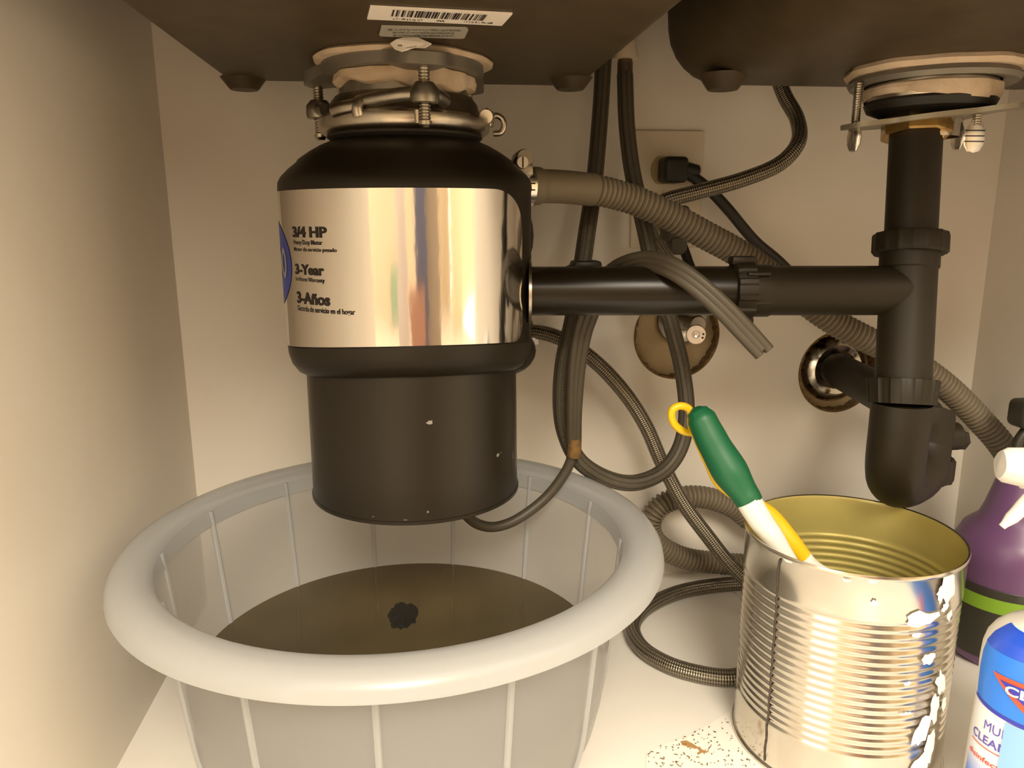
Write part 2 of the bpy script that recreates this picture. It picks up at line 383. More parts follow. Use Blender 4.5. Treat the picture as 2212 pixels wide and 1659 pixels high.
# small marks on the floor board
tag(link('floor_stain', merge([plate([atz(px + dx, py + dy, 0.0006) for dx, dy in pl], 0.0004, (0, 0, 1)) for px, py, pl in [
    (1478, 1606, [(-8, -4), (4, -6), (20, 2), (30, 9), (24, 12), (8, 7), (-4, 4)]),
    (1512, 1622, [(-8, -7), (0, -8), (4, -2), (16, 1), (14, 5), (4, 4), (-4, 9), (-6, 5), (0, 1)])]]), 'stain'),
    'rusty brown stain on the white floor board near the can', 'stain')
crumb = []
for k in range(260):
    t = random.random(); px = 1400 + 260 * random.random(); py = 1545 + 112 * random.random()
    if py < 1630 - (px - 1400) * 0.42 - 8: continue
    p = atz(px, py, 0.0006); s = random.uniform(0.0003, 0.0009); a = random.random() * 6
    if (p - Vector((0.325, 0.5146, 0))).length < 0.082: continue
    d = Vector((math.cos(a), math.sin(a), 0)); e = Vector((-d.y, d.x, 0))
    crumb.append(plate([p + d * s * 1.6 + Vector((0, 0, .0002)), p + e * s * .6 + Vector((0, 0, .0002)), p - d * s * 1.6 + Vector((0, 0, .0002)), p - e * s * .6 + Vector((0, 0, .0002))], 0.0004, (0, 0, 1)))
tag(link('crumbs', merge(crumb), 'crumb', smooth=None), 'tiny brown crumbs scattered on the floor board beside the can', 'crumbs', kind='stuff')

# ================================================================== SINK
ZS = 0.5285
sink = thing('kitchen_sink', (0.2, 0.5, ZS), 'brown-black composite double-bowl sink seen from below', 'sink')
def basin(x0, x1, y0, y1, z0, bev, ztop=0.738, flare=0.03):
    bm = bmesh.new(); bmesh.ops.create_cube(bm, size=1)
    for v in bm.verts:
        top = v.co.z > 0; f = flare if top else 0
        v.co = Vector((x0 - f if v.co.x < 0 else x1 + f, y0 - f if v.co.y < 0 else y1 + f * 0.5, ztop if top else z0))
    top = [f for f in bm.faces if all(v.co.z > z0 + 0.1 for v in f.verts)]
    bmesh.ops.delete(bm, geom=top, context='FACES_ONLY')
    eds = [e for e in bm.edges if not all(v.co.z > z0 + 0.1 for v in e.verts)]
    bmesh.ops.bevel(bm, geom=eds, offset=bev, segments=6, profile=0.5, affect='EDGES')
    return bm_me(bm)
b1 = link('basin', basin(-0.160, 0.153, 0.26, 0.718, ZS, 0.012, flare=0.022), 'sink', sink)
b2 = link('basin', basin(0.222, 0.60, 0.26, 0.722, ZS - 0.002, 0.046, flare=0.012), 'sink', sink)
link('sink_deck', box((XL + 0.001, 0.2, 0.726), (XR - 0.001, YB - 0.001, 0.741)), 'sink', sink)
def foot(x, y, z, a=0.0125, h=0.0085):
    return lathe([(a * 1.5, 0.001), (a * 1.0, -h * 0.85), (a * 0.9, -h), (0.0005, -h)], (x, y, z), n=28)
for px, py in ((527, 178), (1232, 178)):
    c = atz(px, py + 4, ZS - 0.004); link('support_boss', foot(c.x, c.y, ZS), 'sink', b1)
c = atz(1562, 178, ZS - 0.006); link('support_boss', foot(c.x, c.y, ZS - 0.001, 0.0135, 0.011), 'sink', b2)

# stickers under the left bowl
def zpoly(pts, z): return [atz(px, py, z) for px, py in pts]
s1 = tag(link('barcode_sticker', plate(zpoly([(800, 15), (1107, 31), (1084, 56), (793, 42)], ZS - 0.0012), 0.0010, (0, 0, 1)), 'paper', loc=atz(950, 37, ZS)),
         'white barcode sticker under the left sink bowl', 'sticker')
bars = []; u = 0.0
random.seed(11)
while u < 1.0:
    w = random.choice((0.006, 0.006, 0.010, 0.018, 0.022))
    def q(a, b):
        x0, y0 = 849 + 204 * a, 21.5 + 11 * a; x1, y1 = 845 + 198 * a, 35 + 10 * a
        return atz(x0 + (x1 - x0) * b, y0 + (y1 - y0) * b, ZS - 0.0014)
    bars.append(plate([q(u, 0), q(min(u + w, 1), 0), q(min(u + w, 1), 1), q(u, 1)], 0.00012, (0, 0, -1)))
    u += w + random.choice((0.008, 0.010, 0.016, 0.026))
link('barcode', merge(bars), 'ink', s1, smooth=None)
def zfn(c00, c10, c01, c11, z):                 # bilinear px quad -> underside
    def f(u, v):
        a = [c00[i] + (c10[i] - c00[i]) * u for i in (0, 1)]; b = [c01[i] + (c11[i] - c01[i]) * u for i in (0, 1)]
        return atz(a[0] + (b[0] - a[0]) * v, a[1] + (b[1] - a[1]) * v, z)
    return f
def marks(f, u0, u1, seed):                       # print too small to read: a row of tiny uneven strokes
    rr = random.Random(seed); out = []; u = u0
    while u < u1:
        w = rr.uniform(0.004, 0.012); v0 = rr.uniform(0.0, 0.45); v1 = rr.uniform(0.6, 1.0)
        out.append(plate([f(u, v0), f(u + w, v0), f(u + w, v1), f(u, v1)], 0.0001, (0, 0, -1)))
        u += w + rr.choice((0.003, 0.004, 0.006, 0.018))
    return out
f = zfn((849, 39), (1062, 48), (849, 43), (1062, 52), ZS - 0.0014)
link('fine_print', merge(marks(f, 0.0, 0.30, 1) + marks(f, 0.44, 0.52, 2) + marks(f, 0.72, 1.0, 3)), 'ink', s1, smooth=None)
s2 = tag(link('foil_sticker', plate(zpoly([(824, 58), (1008, 62), (1012, 65), (1004, 82), (999, 84), (823, 79), (819, 76)], ZS - 0.0012), 0.0010, (0, 0, 1)), 'greypaper', loc=atz(915, 70, ZS)),
         'small grey foil sticker behind the barcode sticker under the sink', 'sticker')
FADED = mat('grey_faded_print', (0.13, 0.12, 0.10), 0.6)
for k, (yy, a, b) in enumerate(((62.5, 838, 995), (68.5, 848, 980), (74.5, 850, 978))):
    f = zfn((a, yy), (b, yy + 1.5), (a, yy + 4.5), (b, yy + 6), ZS - 0.0014)
    link('fine_print', merge(marks(f, 0.0, 1.0, k + 5)), FADED, s2, smooth=None)
tagpts = [(843, 95), (856, 87), (872, 83), (903, 83), (932, 96), (918, 104), (897, 103), (880, 109), (867, 112), (853, 107)]
zz = [-.004, -.003, -.002, -.003, -.009, -.011, -.008, -.009, -.010, -.007]
s3 = tag(link('paper_tag', plate([atz(p[0], p[1], ZS + z) for p, z in zip(tagpts, zz)], 0.0006, (0, 0, 1)), 'paper', loc=atz(885, 96, ZS)),
         'curled white paper tag hanging at the disposer flange', 'tag')
f = zfn((874, 103), (900, 98), (875, 105), (901, 100), ZS - 0.0125)
link('fine_print', merge(marks(f, 0, 1, 9)), FADED, s3, smooth=None)
link('ring_print', lathe([(0.0010, 0), (0.0014, 0), (0.0014, -0.0002), (0.0010, -0.0002)], atz(864, 98, ZS - 0.0125), n=20), 'ink', s3)
# ================================================================== GARBAGE DISPOSER
AX, AY = -0.0065, 0.609
dis = thing('garbage_disposer', (AX, AY, 0.196), 'black garbage disposer with a shiny stainless wrap hanging from the left sink bowl', 'garbage disposer')
def fr_(a): return max(0.0, math.cos(a)) ** 1.3   # 1 at the front, 0 at the sides
def skirt(a, r, h): return r, h + (0.0105 * fr_(a) if h < 0.33 else 0.0)
shell = lathe([(0.0525, 0.476), (0.0545, 0.4705), (0.064, 0.4665), (0.072, 0.4620), (0.0800, 0.4565), (0.0812, 0.4545), (0.0875, 0.4495), (0.0930, 0.4440), (0.0952, 0.4400),
               (0.0957, 0.4345), (0.0950, 0.4335), (0.0948, 0.3195), (0.0956, 0.3185), (0.0952, 0.3130), (0.0930, 0.3050), (0.0885, 0.2985), (0.0835, 0.2955), (0.078, 0.2950)],
              (AX, AY, 0), n=128, fn=skirt)
link('upper_housing', shell, 'blk', dis, smooth=40)
# lower right bulge of the housing
def blob(c, s, n=24):
    bm = bmesh.new(); bmesh.ops.create_uvsphere(bm, u_segments=n, v_segments=n // 2, radius=1)
    for v in bm.verts: v.co = Vector((c[0] + v.co.x * s[0], c[1] + v.co.y * s[1], c[2] + v.co.z * s[2]))
    return bm_me(bm)
link('outlet_lobe', merge([blob((AX + 0.073, AY + 0.01, 0.308), (0.028, 0.04, 0.021)), blob((AX + 0.078, AY + 0.02, 0.40), (0.0225, 0.035, 0.034))]), 'blk', dis)
mot = link('motor_housing', lathe([(0.081, 0.312), (0.0830, 0.300), (0.0835, 0.2005), (0.0838, 0.1985), (0.0828, 0.1965), (0.070, 0.197), (0.001, 0.198)], (AX, AY, 0), n=128), 'motor', dis)
link('bottom_lip', lathe([(0.0833, 0.1995), (0.0845, 0.1990), (0.0845, 0.1965), (0.0833, 0.1960)], (AX, AY, 0), n=96), 'motor', mot)
# scratches and the stamped mark
def cyl(R, z0=0):                                # (angle, height) on the disposer
    return lambda a, h: Vector((AX + R * math.sin(a), AY - R * math.cos(a), h))
def phi_px(px, z, R):                            # angle on the disposer that shows at pixel column px
    lo, hi = -1.38, 1.38
    for _ in range(50):
        mid = (lo + hi) / 2
        if proj(cyl(R)(mid, z))[0] < px: lo = mid
        else: hi = mid
    return lo
def z_py(px, py, R):
    z = 0.35
    for _ in range(30):
        a = phi_px(px, z, R); z += (proj(cyl(R)(a, z))[1] - py) / 2800
    return z
SCUFF = mat('bare_metal_scuff', (0.30, 0.28, 0.25), 0.5, 0.4)
for (px, py, w, h) in ((1076, 984, 9, 10), (1082, 978, 4, 5), (1108, 985, 5, 20), (1113, 968, 3, 9), (924, 1106, 5, 7), (928, 912, 13, 9), (876, 1123, 8, 2), (985, 1118, 10, 2), (806, 1116, 6, 2)):
    z = z_py(px, py, 0.0838); a = phi_px(px, z, 0.0838); g = cyl(0.0838); rr = random.Random(px)
    pts = [g(a + math.cos(t) * w * 0.0002 / 0.0838 * rr.uniform(.4, 1.3), z + math.sin(t) * h * 0.00018 * rr.uniform(.4, 1.3)) for t in [2 * math.pi * k / 9 for k in range(9)]]
    link('scuff_mark', mk(pts, [tuple(range(9))]), SCUFF, mot, smooth=None)
# stainless wrap, with a rounded end on the right
RB = 0.0958; g = cyl(RB); aL, aR = math.radians(-172), phi_px(1128, 0.37, RB)
ZT, ZB = 0.4335, 0.3195
V = []; Fc = []; na, nz = 150, 14
for i in range(na + 1):
    a = aL + (aR - aL) * i / na
    d = (aR - a) * RB                            # distance to the right end
    zt = ZT; zb = ZB + 0.0105 * fr_(a)
    if d < 0.036: zt -= 0.027 * (1 - math.sqrt(max(0, 1 - (1 - d / 0.036) ** 2)))
    if d < 0.012: zb += 0.012 * (1 - math.sqrt(max(0, 1 - (1 - d / 0.012) ** 2)))
    for j in range(nz + 1): V.append(g(a, zb + (zt - zb) * j / nz))
for i in range(na):
    for j in range(nz):
        q = i * (nz + 1) + j; Fc.append((q, q + nz + 1, q + nz + 2, q + 1))
band = tag(link('stainless_wrap', mk(V, Fc), 'band', dis, smooth=60), 'shiny stainless steel wrap with black print')
gp = cyl(RB + 0.0003)
for body, px0, px1, py0, py1, bold in (('3/4 HP', 632, 706, 513, 489, 0.04), ('Heavy Duty Motor', 634, 696, 531, 518, 0.02), ('Motor de servicio pesado', 635, 727, 545, 534, 0.02),
                                       ('3-Year', 638, 700, 593, 570, 0.04), ('In-Home Warranty', 639, 701, 610, 598, 0.02), ('3-Años', 642, 713, 656, 630, 0.04), ('Garantía de servicio en el hogar', 643, 767, 675, 660, 0.02)):
    pm = (px0 + px1) / 2; R = RB + 0.0003
    z0, z1 = z_py(px0 + 8, py0, R), z_py(px0 + 8, py1, R)
    a0, a1 = phi_px(px0, z0, R), phi_px(px1, z0, R)
    link('lettering', print_text(body, gp, a0, a1, z0, z1, bold), 'ink', band, smooth=None)
zc = z_py(630, 573, RB); ac = phi_px(630, zc, RB) - 0.045 / RB
N = 72; ov = [gp(ac, zc)] + [gp(ac + 0.045 / RB * math.cos(t) * q / 8, zc + 0.031 * math.sin(t) * q / 8) for q in range(1, 9) for t in [2 * math.pi * k / N for k in range(N)]]
Fo = [(0, 1 + k, 1 + (k + 1) % N) for k in range(N)] + [(1 + q * N + k, 1 + (q + 1) * N + k, 1 + (q + 1) * N + (k + 1) % N, 1 + q * N + (k + 1) % N) for q in range(7) for k in range(N)]
link('blue_oval_print', mk(ov, Fo), 'blueink', band, smooth=60)
link('lettering', print_text('00', cyl(RB + 0.0006), ac + 0.008 / RB, ac + 0.036 / RB, zc - 0.010, zc + 0.012, 0.02), 'greyink', band, smooth=None)

# mounting assembly
putty = lathe([(0.046, ZS + 0.0003), (0.0610, ZS + 0.0003), (0.0632, ZS - 0.0015), (0.0625, 0.5240), (0.046, 0.5235)], (AX, AY, 0), n=180,
              fn=lambda a, r, h: (r + (0.0022 * math.sin(2 * a - 1.9) + 0.0012 * math.sin(5 * a) + 0.0005 * math.sin(13 * a)) * (r > 0.05), h))
link('putty_bead', putty, 'putty', dis)
def ear_ring(r0, r1, ear, zf, z0, z1, a0, n=120, width=0.30):
    """ring with three ears at a0 + k*120 degrees, bent by zf(angle)"""
    def fn(a, r, h):
        e = 0
        for k in range(3):
            d = (a - a0 - k * 2 * math.pi / 3 + math.pi) % (2 * math.pi) - math.pi
            e = max(e, math.exp(-(d / width) ** 4))
        return (r + ear * e if r > (r0 + r1) / 2 else r), h + zf(e)
    return lathe([(r0, z0), (r1, z0), (r1, z1), (r0, z1), (r0, z0)], (AX, AY, 0), n=n, fn=fn)
A0 = math.radians(12)
link('upper_mounting_ring', ear_ring(0.050, 0.0595, 0.017, lambda e: -0.004 * e, 0.5165, 0.5245, A0), 'castgrey', dis)
link('flange_neck', lathe([(0.046, 0.526), (0.0470, 0.515), (0.0475, 0.503), (0.0470, 0.486)], (AX, AY, 0), n=64), 'darksteel', dis)
link('neck_putty', lathe([(0.0472, 0.5175), (0.0510, 0.5160), (0.0522, 0.5110), (0.0508, 0.5065), (0.0475, 0.5050)], (AX, AY, 0), n=96,
     fn=lambda a, r, h: (r + (0.0014 * math.sin(5 * a) + 0.0009 * math.sin(13 * a + 1)) * (r > 0.05), h - (0.003 * math.sin(2 * a + 0.5) + 0.0015 * math.sin(9 * a) if h < 0.507 else 0))), 'putty', dis)
lower = link('lower_mounting_ring', lathe([(0.0470, 0.5015), (0.0510, 0.5010), (0.0545, 0.4965), (0.0560, 0.4905), (0.0585, 0.4880), (0.0600, 0.4840), (0.056, 0.4835)], (AX, AY, 0), n=96), 'darksteel', dis)
for k in range(3):
    a = A0 - k * 2 * math.pi / 3; d = Vector((math.sin(a), -math.cos(a), 0)); s = Vector((math.cos(a), math.sin(a), 0)); c = Vector((AX, AY, 0))
    # ear: an arm along the ring that ends in a boss round the bolt
    ea = tube([c + cyl(0.0575)(a - 0.75, 0.4920) - c, cyl(0.0590)(a - 0.45, 0.4940), cyl(0.0625)(a - 0.2, 0.4955), cyl(0.066)(a, 0.4955), cyl(0.064)(a + 0.15, 0.495), cyl(0.058)(a + 0.3, 0.493)], 0.0048, n=12, step=0.002)
    bo = lathe([(0.0045, 0.5030), (0.0062, 0.5025), (0.0095, 0.4985), (0.0100, 0.4925), (0.0092, 0.4895), (0.0045, 0.4890)], c + d * 0.0685, n=28)
    link('ring_ear', merge([ea, bo]), 'darksteel', lower)
    hk = tube([cyl(0.0595)(a - 0.72, 0.4925), cyl(0.0625)(a - 0.72, 0.4905), cyl(0.0635)(a - 0.72, 0.4865), cyl(0.0625)(a - 0.72, 0.483)], 0.0042, n=12, step=0.002)
    tb = tube([cyl(0.0620)(a - 0.74, 0.4890), cyl(0.0630)(a - 0.90, 0.4880), cyl(0.0628)(a - 1.06, 0.4870)], 0.0050, n=14, step=0.003)
    link('locking_tab', merge([hk, tb]), 'steel', lower)
    top, bot = 0.5185, 0.4765
    bt = tube([c + d * 0.0685 + Vector((0, 0, z)) for z in [top - (top - bot) * i / 160 for i in range(161)]], 0.0036, n=14, raw=True,
              rfn=lambda s: 0.0031 + 0.0009 * abs(math.sin(math.pi * s / 0.0021)))
    b_ = link('mounting_bolt', bt, 'steel', dis, smooth=50)
    link('bolt_head', lathe([(0.0001, -0.0052), (0.0030, -0.0050), (0.0046, -0.0030), (0.0046, -0.0005), (0.0030, 0.0), (0.0001, 0.0)], c + d * 0.0685 + Vector((0, 0, 0.4785)), n=20), 'steel', b_)
lk = link('lock_ring', lathe([(0.0555, 0.4865), (0.0610, 0.4868), (0.0636, 0.4848), (0.0641, 0.4815), (0.0632, 0.4775), (0.0600, 0.4745), (0.0560, 0.4735), (0.0555, 0.4755)], (AX, AY, 0), n=110), 'steel', dis)
for k in range(3):
    a = A0 - 0.06 - k * 2 * math.pi / 3
    link('ring_notch', lathe([(0.0001, 0), (0.0024, 0.0004), (0.0028, 0.009), (0.0001, 0.0095)], cyl(0.0632)(a, 0.4765), n=14), 'steel', lk)
c = at(1076, 270, AY - 0.005)
link('turning_loop', tube([c + Vector((-0.006, 0, 0.0055)), c + Vector((-0.001, 0, 0.0068)), c + Vector((0.0035, 0, 0.004)), c + Vector((0.0045, 0, -0.001)), c + Vector((0.002, 0, -0.0055)), c + Vector((-0.004, 0, -0.0065))], 0.0022, n=12, step=0.001), 'steel', lk)
link('cushion_gasket', lathe([(0.050, 0.4790), (0.0575, 0.4765), (0.0580, 0.4725), (0.0548, 0.4700), (0.050, 0.4700)], (AX, AY, 0), n=72), 'rubber', dis)
# discharge flange where the tube leaves
PA, PB_, PC = at(1138, 629, 0.5968), at(1600, 628, 0.5757), at(1955, 628, 0.5602)
pd = (PC - PA).normalized()
link('discharge_flange', lathe([(0.0185, 0), (0.029, 0), (0.029, 0.0022), (0.0185, 0.0022)], PA + pd * 0.001, pd, 48, lambda a, r, h: (r * (1 + 0.22 * abs(math.cos(a)) ** 3 * (r > 0.02)), h)), 'steel', dis)
# dishwasher inlet with its clamp
I0, I1 = at(1112, 402, 0.622), at(1165, 403, 0.628); idr = (I1 - I0).normalized()
link('dishwasher_inlet', rod(I0 - idr * 0.03, I1, 0.0115, 24), 'blk', dis)

# ================================================================== DISHWASHER DRAIN HOSE
hose = thing('drain_hose', at(1280, 410, 0.645), 'long grey ribbed drain hose clamped to the disposer and looping along the back', 'hose')
cuffp = P3([(1138, 402, 0.625), (1160, 402, 0.627), (1220, 404, 0.635), (1280, 410, 0.645)])
link('hose_cuff', tube(cuffp, 0.0132, n=28, step=0.002, rfn=lambda s: 0.0150 if s < 0.0115 else (0.0134 if s > 0.0125 else 0.0142)), 'cuff', hose)
pp = P3([(1277, 409, 0.6445), (1290, 411, 0.6465), (1350, 426, 0.655), (1430, 458, 0.66), (1520, 506, 0.665), (1610, 556, 0.672), (1700, 622, 0.675), (1790, 688, 0.672), (1870, 732, 0.668), (1960, 776, 0.665), (2040, 832, 0.665), (2110, 900, 0.665), (2170, 970, 0.662), (2212, 1050, 0.672)])
pp += [Vector((0.612, 0.70, 0.09)), Vector((0.602, 0.735, 0.035)), Vector((0.555, 0.768, 0.05)), Vector((0.50, 0.775, 0.075)), Vector((0.44, 0.778, 0.087))]
pp += P3([(1640, 1128, 0.78), (1585, 1096, 0.78), (1530, 1076, 0.779), (1475, 1074, 0.778), (1428, 1092, 0.777), (1404, 1130, 0.776), (1418, 1172, 0.776), (1470, 1203, 0.777), (1540, 1215, 0.778), (1620, 1220, 0.779), (1720, 1218, 0.779), (1860, 1214, 0.779)])
RH = 0.0128
link('ribbed_hose', tube(pp, RH, n=20, step=0.0008, rfn=lambda s: RH - 0.0032 * (0.5 + 0.5 * math.cos(2 * math.pi * s / 0.0048)) ** 1.6), 'hosegrey', hose, smooth=60)
cl = link('hose_clamp', lathe([(0.0152, 0), (0.0166, 0), (0.0166, 0.0085), (0.0152, 0.0085)], at(1122, 402, 0.6245), idr, 48), 'chrome', hose)
c = at(1128, 345, 0.615)
link('clamp_housing', merge([lathe([(0.0001, -0.009), (0.0062, -0.009), (0.0072, -0.006), (0.0072, 0.006), (0.0062, 0.009), (0.0001, 0.009)], c, (0.15, -1, 0.1), 20), box(c - Vector((.0075, .008, .012)), c + Vector((.0075, .009, -.004)), 0.001)]), 'darksteel', cl)
c2 = at(1128, 351, 0.606)
link('clamp_screw', merge([lathe([(0.0001, 0), (0.0044, 0), (0.0048, 0.001), (0.0048, 0.005), (0.0001, 0.005)], c2 + Vector((0, -0.004, 0)), (0, 1, 0), 20)]), 'steel', cl)
link('screw_slot', box(c2 + Vector((-.0006, -.0043, -.0040)), c2 + Vector((.0006, -.0038, .0040))), 'ink', cl)
for k in range(9):
    a = math.radians(-70 + 17 * k); x, y, d = frame(idr); q = at(1122, 402, 0.6245) + idr * 0.0042
    r_ = x * math.cos(a + 2.2) + y * math.sin(a + 2.2)
    link('band_slot', rod(q + r_ * 0.0162 - idr * 0.0022, q + r_ * 0.0162 + idr * 0.0022, 0.0007, 8), 'ink', cl)

# ================================================================== DRAIN PIPING (tube, tee, tailpiece, trap)
dp = thing('drain_pipe', PC, 'black plastic drain pipe with slip nuts, tee and trap joining both sink bowls', 'drain pipe')
link('discharge_tube', rod(PA, PB_ + pd * 0.02, 0.01915, 48), 'pipe', dp)
nut = [(0.0195, 0), (0.0225, 0.001), (0.0232, 0.005), (0.0232, 0.015), (0.0215, 0.0155), (0.0195, 0.0155)]
def ribbed(nr, amp): return lambda a, r, h: (r + (amp if (r > 0.021 and math.sin(nr * a) > 0.2) else 0), h)
NB = at(1578, 628, 0.5766)
sn = link('slip_nut', lathe(nut, NB, pd, 96, ribbed(12, 0.0013)), 'pipe2', dp)
for s in (1, -1):
    x, y, d = frame(pd); c = NB + pd * 0.008 + Vector((0, 0, s * 0.0235))
    link('nut_lug', box(c - Vector((0.0105, 0.006, 0.0035)), c + Vector((0.0105, 0.006, 0.0035)), 0.0025), 'pipe2', sn)
TX = PC + Vector((0, 0, 0))
link('tee_branch', lathe([(0.0190, 0), (0.0205, 0), (0.0205, 0.016), (0.0193, 0.018), (0.0193, (TX - NB).length - 0.012), (0.001, (TX - NB).length - 0.012)], NB + pd * 0.013, pd, 48), 'pipe2', dp)
for px, py in ((1640, 592), (1640, 655)):
    c = at(px, py, 0.556); link('tee_rib', box(c - Vector((0.009, 0.0015, 0.0012)), c + Vector((0.009, 0.004, 0.0012)), 0.0008), 'pipe2', dp)
T0 = at(1978, 300, 0.5838); T1 = at(1951, 815, 0.5462)
td = (T1 - T0).normalized()
def tp(py):                                      # point of the tailpiece axis at image row py
    lo, hi = -0.4, 1.6
    for _ in range(40):
        m_ = (lo + hi) / 2
        if proj(T0 + (T1 - T0) * m_)[1] < py: lo = m_
        else: hi = m_
    return T0 + (T1 - T0) * lo
link('tailpiece', rod(tp(288), tp(530), 0.0191, 48), 'pipe2', dp)
link('slip_nut', lathe([(0.0192, 0), (0.0262, 0.0005), (0.0268, 0.002), (0.0268, 0.0145), (0.0255, 0.016), (0.0200, 0.016)], tp(505), td, 96, ribbed(16, 0.0008)), 'pipe2', dp)
link('tee_body', lathe([(0.0192, 0), (0.0217, 0), (0.0217, 0.0125), (0.0205, 0.0135), (0.0205, (tp(835) - tp(545)).length), (0.001, (tp(835) - tp(545)).length)], tp(545), td, 48), 'pipe2', dp)
q0, q1 = tp(818), tp(872)
link('trap_nut', lathe([(0.0206, 0), (0.0245, 0.0003), (0.0250, 0.002), (0.0232, (q1 - q0).length), (0.02, (q1 - q0).length)], q0, td, 96, ribbed(10, 0.0012)), 'pipe2', dp)
lg = tp(870); l2 = Vector((lg.x + 0.060, lg.y + 0.052, lg.z)); h2 = at(1810, 803, YB)
zb = at(1935, 1080, 0.575).z + 0.021
tr = [lg, lg - Vector((0, 0, 0.02)), Vector((lg.x + .002, lg.y + .003, zb + 0.022)), Vector((lg.x + .013, lg.y + .015, zb + 0.004)), Vector(((lg.x + l2.x) / 2, (lg.y + l2.y) / 2, zb)),
      Vector((l2.x - .013, l2.y - .015, zb + 0.004)), Vector((l2.x - .002, l2.y - .003, zb + 0.022)), Vector((l2.x, l2.y, zb + 0.05)), Vector((l2.x + .001, l2.y + .003, h2.z - 0.045))]
link('trap_bend', tube(tr, 0.0222, n=32, step=0.003), 'pipe2', dp)
c = Vector((l2.x + .001, l2.y + .003, h2.z - 0.052))
link('trap_nut', lathe([(0.0206, 0), (0.0262, 0.0004), (0.0266, 0.003), (0.0266, 0.018), (0.0245, 0.021), (0.02, 0.021)], c, (0, 0, 1), 96, ribbed(14, 0.0012)), 'pipe2', dp)
link('trap_arm', tube([c + Vector((0, 0, 0.012)), c + Vector((0, 0.002, 0.030)), c + Vector((0.004, 0.014, 0.046)), c + Vector((0.012, 0.034, 0.052)), Vector((h2.x, YB + 0.012, h2.z + 0.003))], 0.0192, n=32, step=0.003), 'pipe2', dp)
c = at(2056, 942, 0.60)
link('cleanout_plug', merge([rod(c - Vector((0.022, 0, 0)), c + Vector((0.004, 0, 0)), 0.0125, 28), rod(c + Vector((0.002, 0, -0.003)), c + Vector((0.012, 0, -0.004)), 0.0090, 6)]), 'pipe2', dp)
# wall flange of the trap arm
es = thing('pipe_escutcheon', (h2.x, YB + 0.0145, h2.z), 'rust-spotted chrome wall flange round the trap arm in the right-hand hole', 'wall flange')
link('flange_dome', lathe([(0.0400, 0.0), (0.0395, -0.003), (0.034, -0.010), (0.0285, -0.0135), (0.0225, -0.012), (0.0215, -0.004)], (h2.x + 0.001, YB + 0.0143, h2.z + 0.002), (0, 1, 0), 64), 'rustychrome', es)

# ================================================================== RIGHT SINK STRAINER
SX = at(2012, 175, 0.590); sx, sy = SX.x, SX.y
zt = ZS - 0.002
stn = thing('basket_strainer', (sx, sy, zt - 0.05), 'basket strainer with putty, wing screws and brass nut under the right sink bowl', 'sink strainer')
link('putty_bead', lathe([(0.045, zt + 0.0005), (0.0625, zt + 0.0005), (0.0645, zt - 0.003), (0.0620, zt - 0.0065), (0.045, zt - 0.0065)], (sx, sy, 0), n=96,
     fn=lambda a, r, h: (r + (0.002 * math.sin(4 * a) + 0.001 * math.sin(11 * a)) * (r > .05), h)), 'putty', stn)
link('upper_flange', lathe([(0.045, zt - 0.0062), (0.0590, zt - 0.0062), (0.0610, zt - 0.010), (0.0590, zt - 0.0135), (0.048, zt - 0.0120)], (sx, sy, 0), n=80), 'castgrey', stn)
link('strainer_cup', lathe([(0.0460, zt - 0.010), (0.0468, zt - 0.022), (0.0440, zt - 0.028), (0.030, zt - 0.034), (0.0235, zt - 0.036), (0.0235, zt - 0.052)], (sx, sy, 0), n=64), 'steel', stn)
link('cup_putty', lathe([(0.0465, zt - 0.0135), (0.0485, zt - 0.0150), (0.0490, zt - 0.0205), (0.0470, zt - 0.0245)], (sx, sy, 0), n=80,
     fn=lambda a, r, h: (r + 0.0007 * math.sin(9 * a), h - (0.003 * math.sin(2 * a + 1) if h < zt - 0.02 else 0))), 'putty', stn)
link('rubber_gasket', lathe([(0.0462, zt - 0.024), (0.0475, zt - 0.026), (0.0450, zt - 0.0315), (0.034, zt - 0.036)], (sx, sy, 0), n=64), 'rubber', stn)
# tilted three-eared retainer plate
pc = Vector((sx - 0.003, sy, at(1985, 246, sy - 0.03).z)); nx = Vector((-0.10, 0.0, 1)).normalized()
x, y, d = frame(nx); V = []
def plate_r(a):
    e = max(math.exp(-(((a - a0 + math.pi) % (2 * math.pi) - math.pi) / 0.34) ** 4) for a0 in PEARS)
    return 0.047 + 0.021 * e
bolts = [(1850, 0.585), (2112, 0.560), (2075, 0.640)]
PEARS = []
ex = Vector((1, 0, 0.10)).normalized(); ey = nx.cross(ex)
for px, Y in bolts:
    v = at(px, 240, Y) - pc; PEARS.append(math.atan2(v.dot(ey), v.dot(ex)))
n = 120; V = []
for h in (-0.0018, 0.0018):
    for q in (0, 1):
        for k in range(n):
            a = 2 * math.pi * k / n; r = 0.0232 if q == 0 else plate_r(a)
            V.append(pc + ex * r * math.cos(a) + ey * r * math.sin(a) + nx * h)
Fc = []
for k in range(n):
    k2 = (k + 1) % n; A, B, C_, D = (0, n, 2 * n, 3 * n)
    Fc += [(A + k, B + k, B + k2, A + k2), (C_ + k, C_ + k2, D + k2, D + k), (B + k, D + k, D + k2, B + k2), (A + k, A + k2, C_ + k2, C_ + k)]
link('retainer_plate', mk(V, Fc), mat('dull_zinc_plate', (0.30, 0.27, 0.20), 0.55, 0.7), stn)
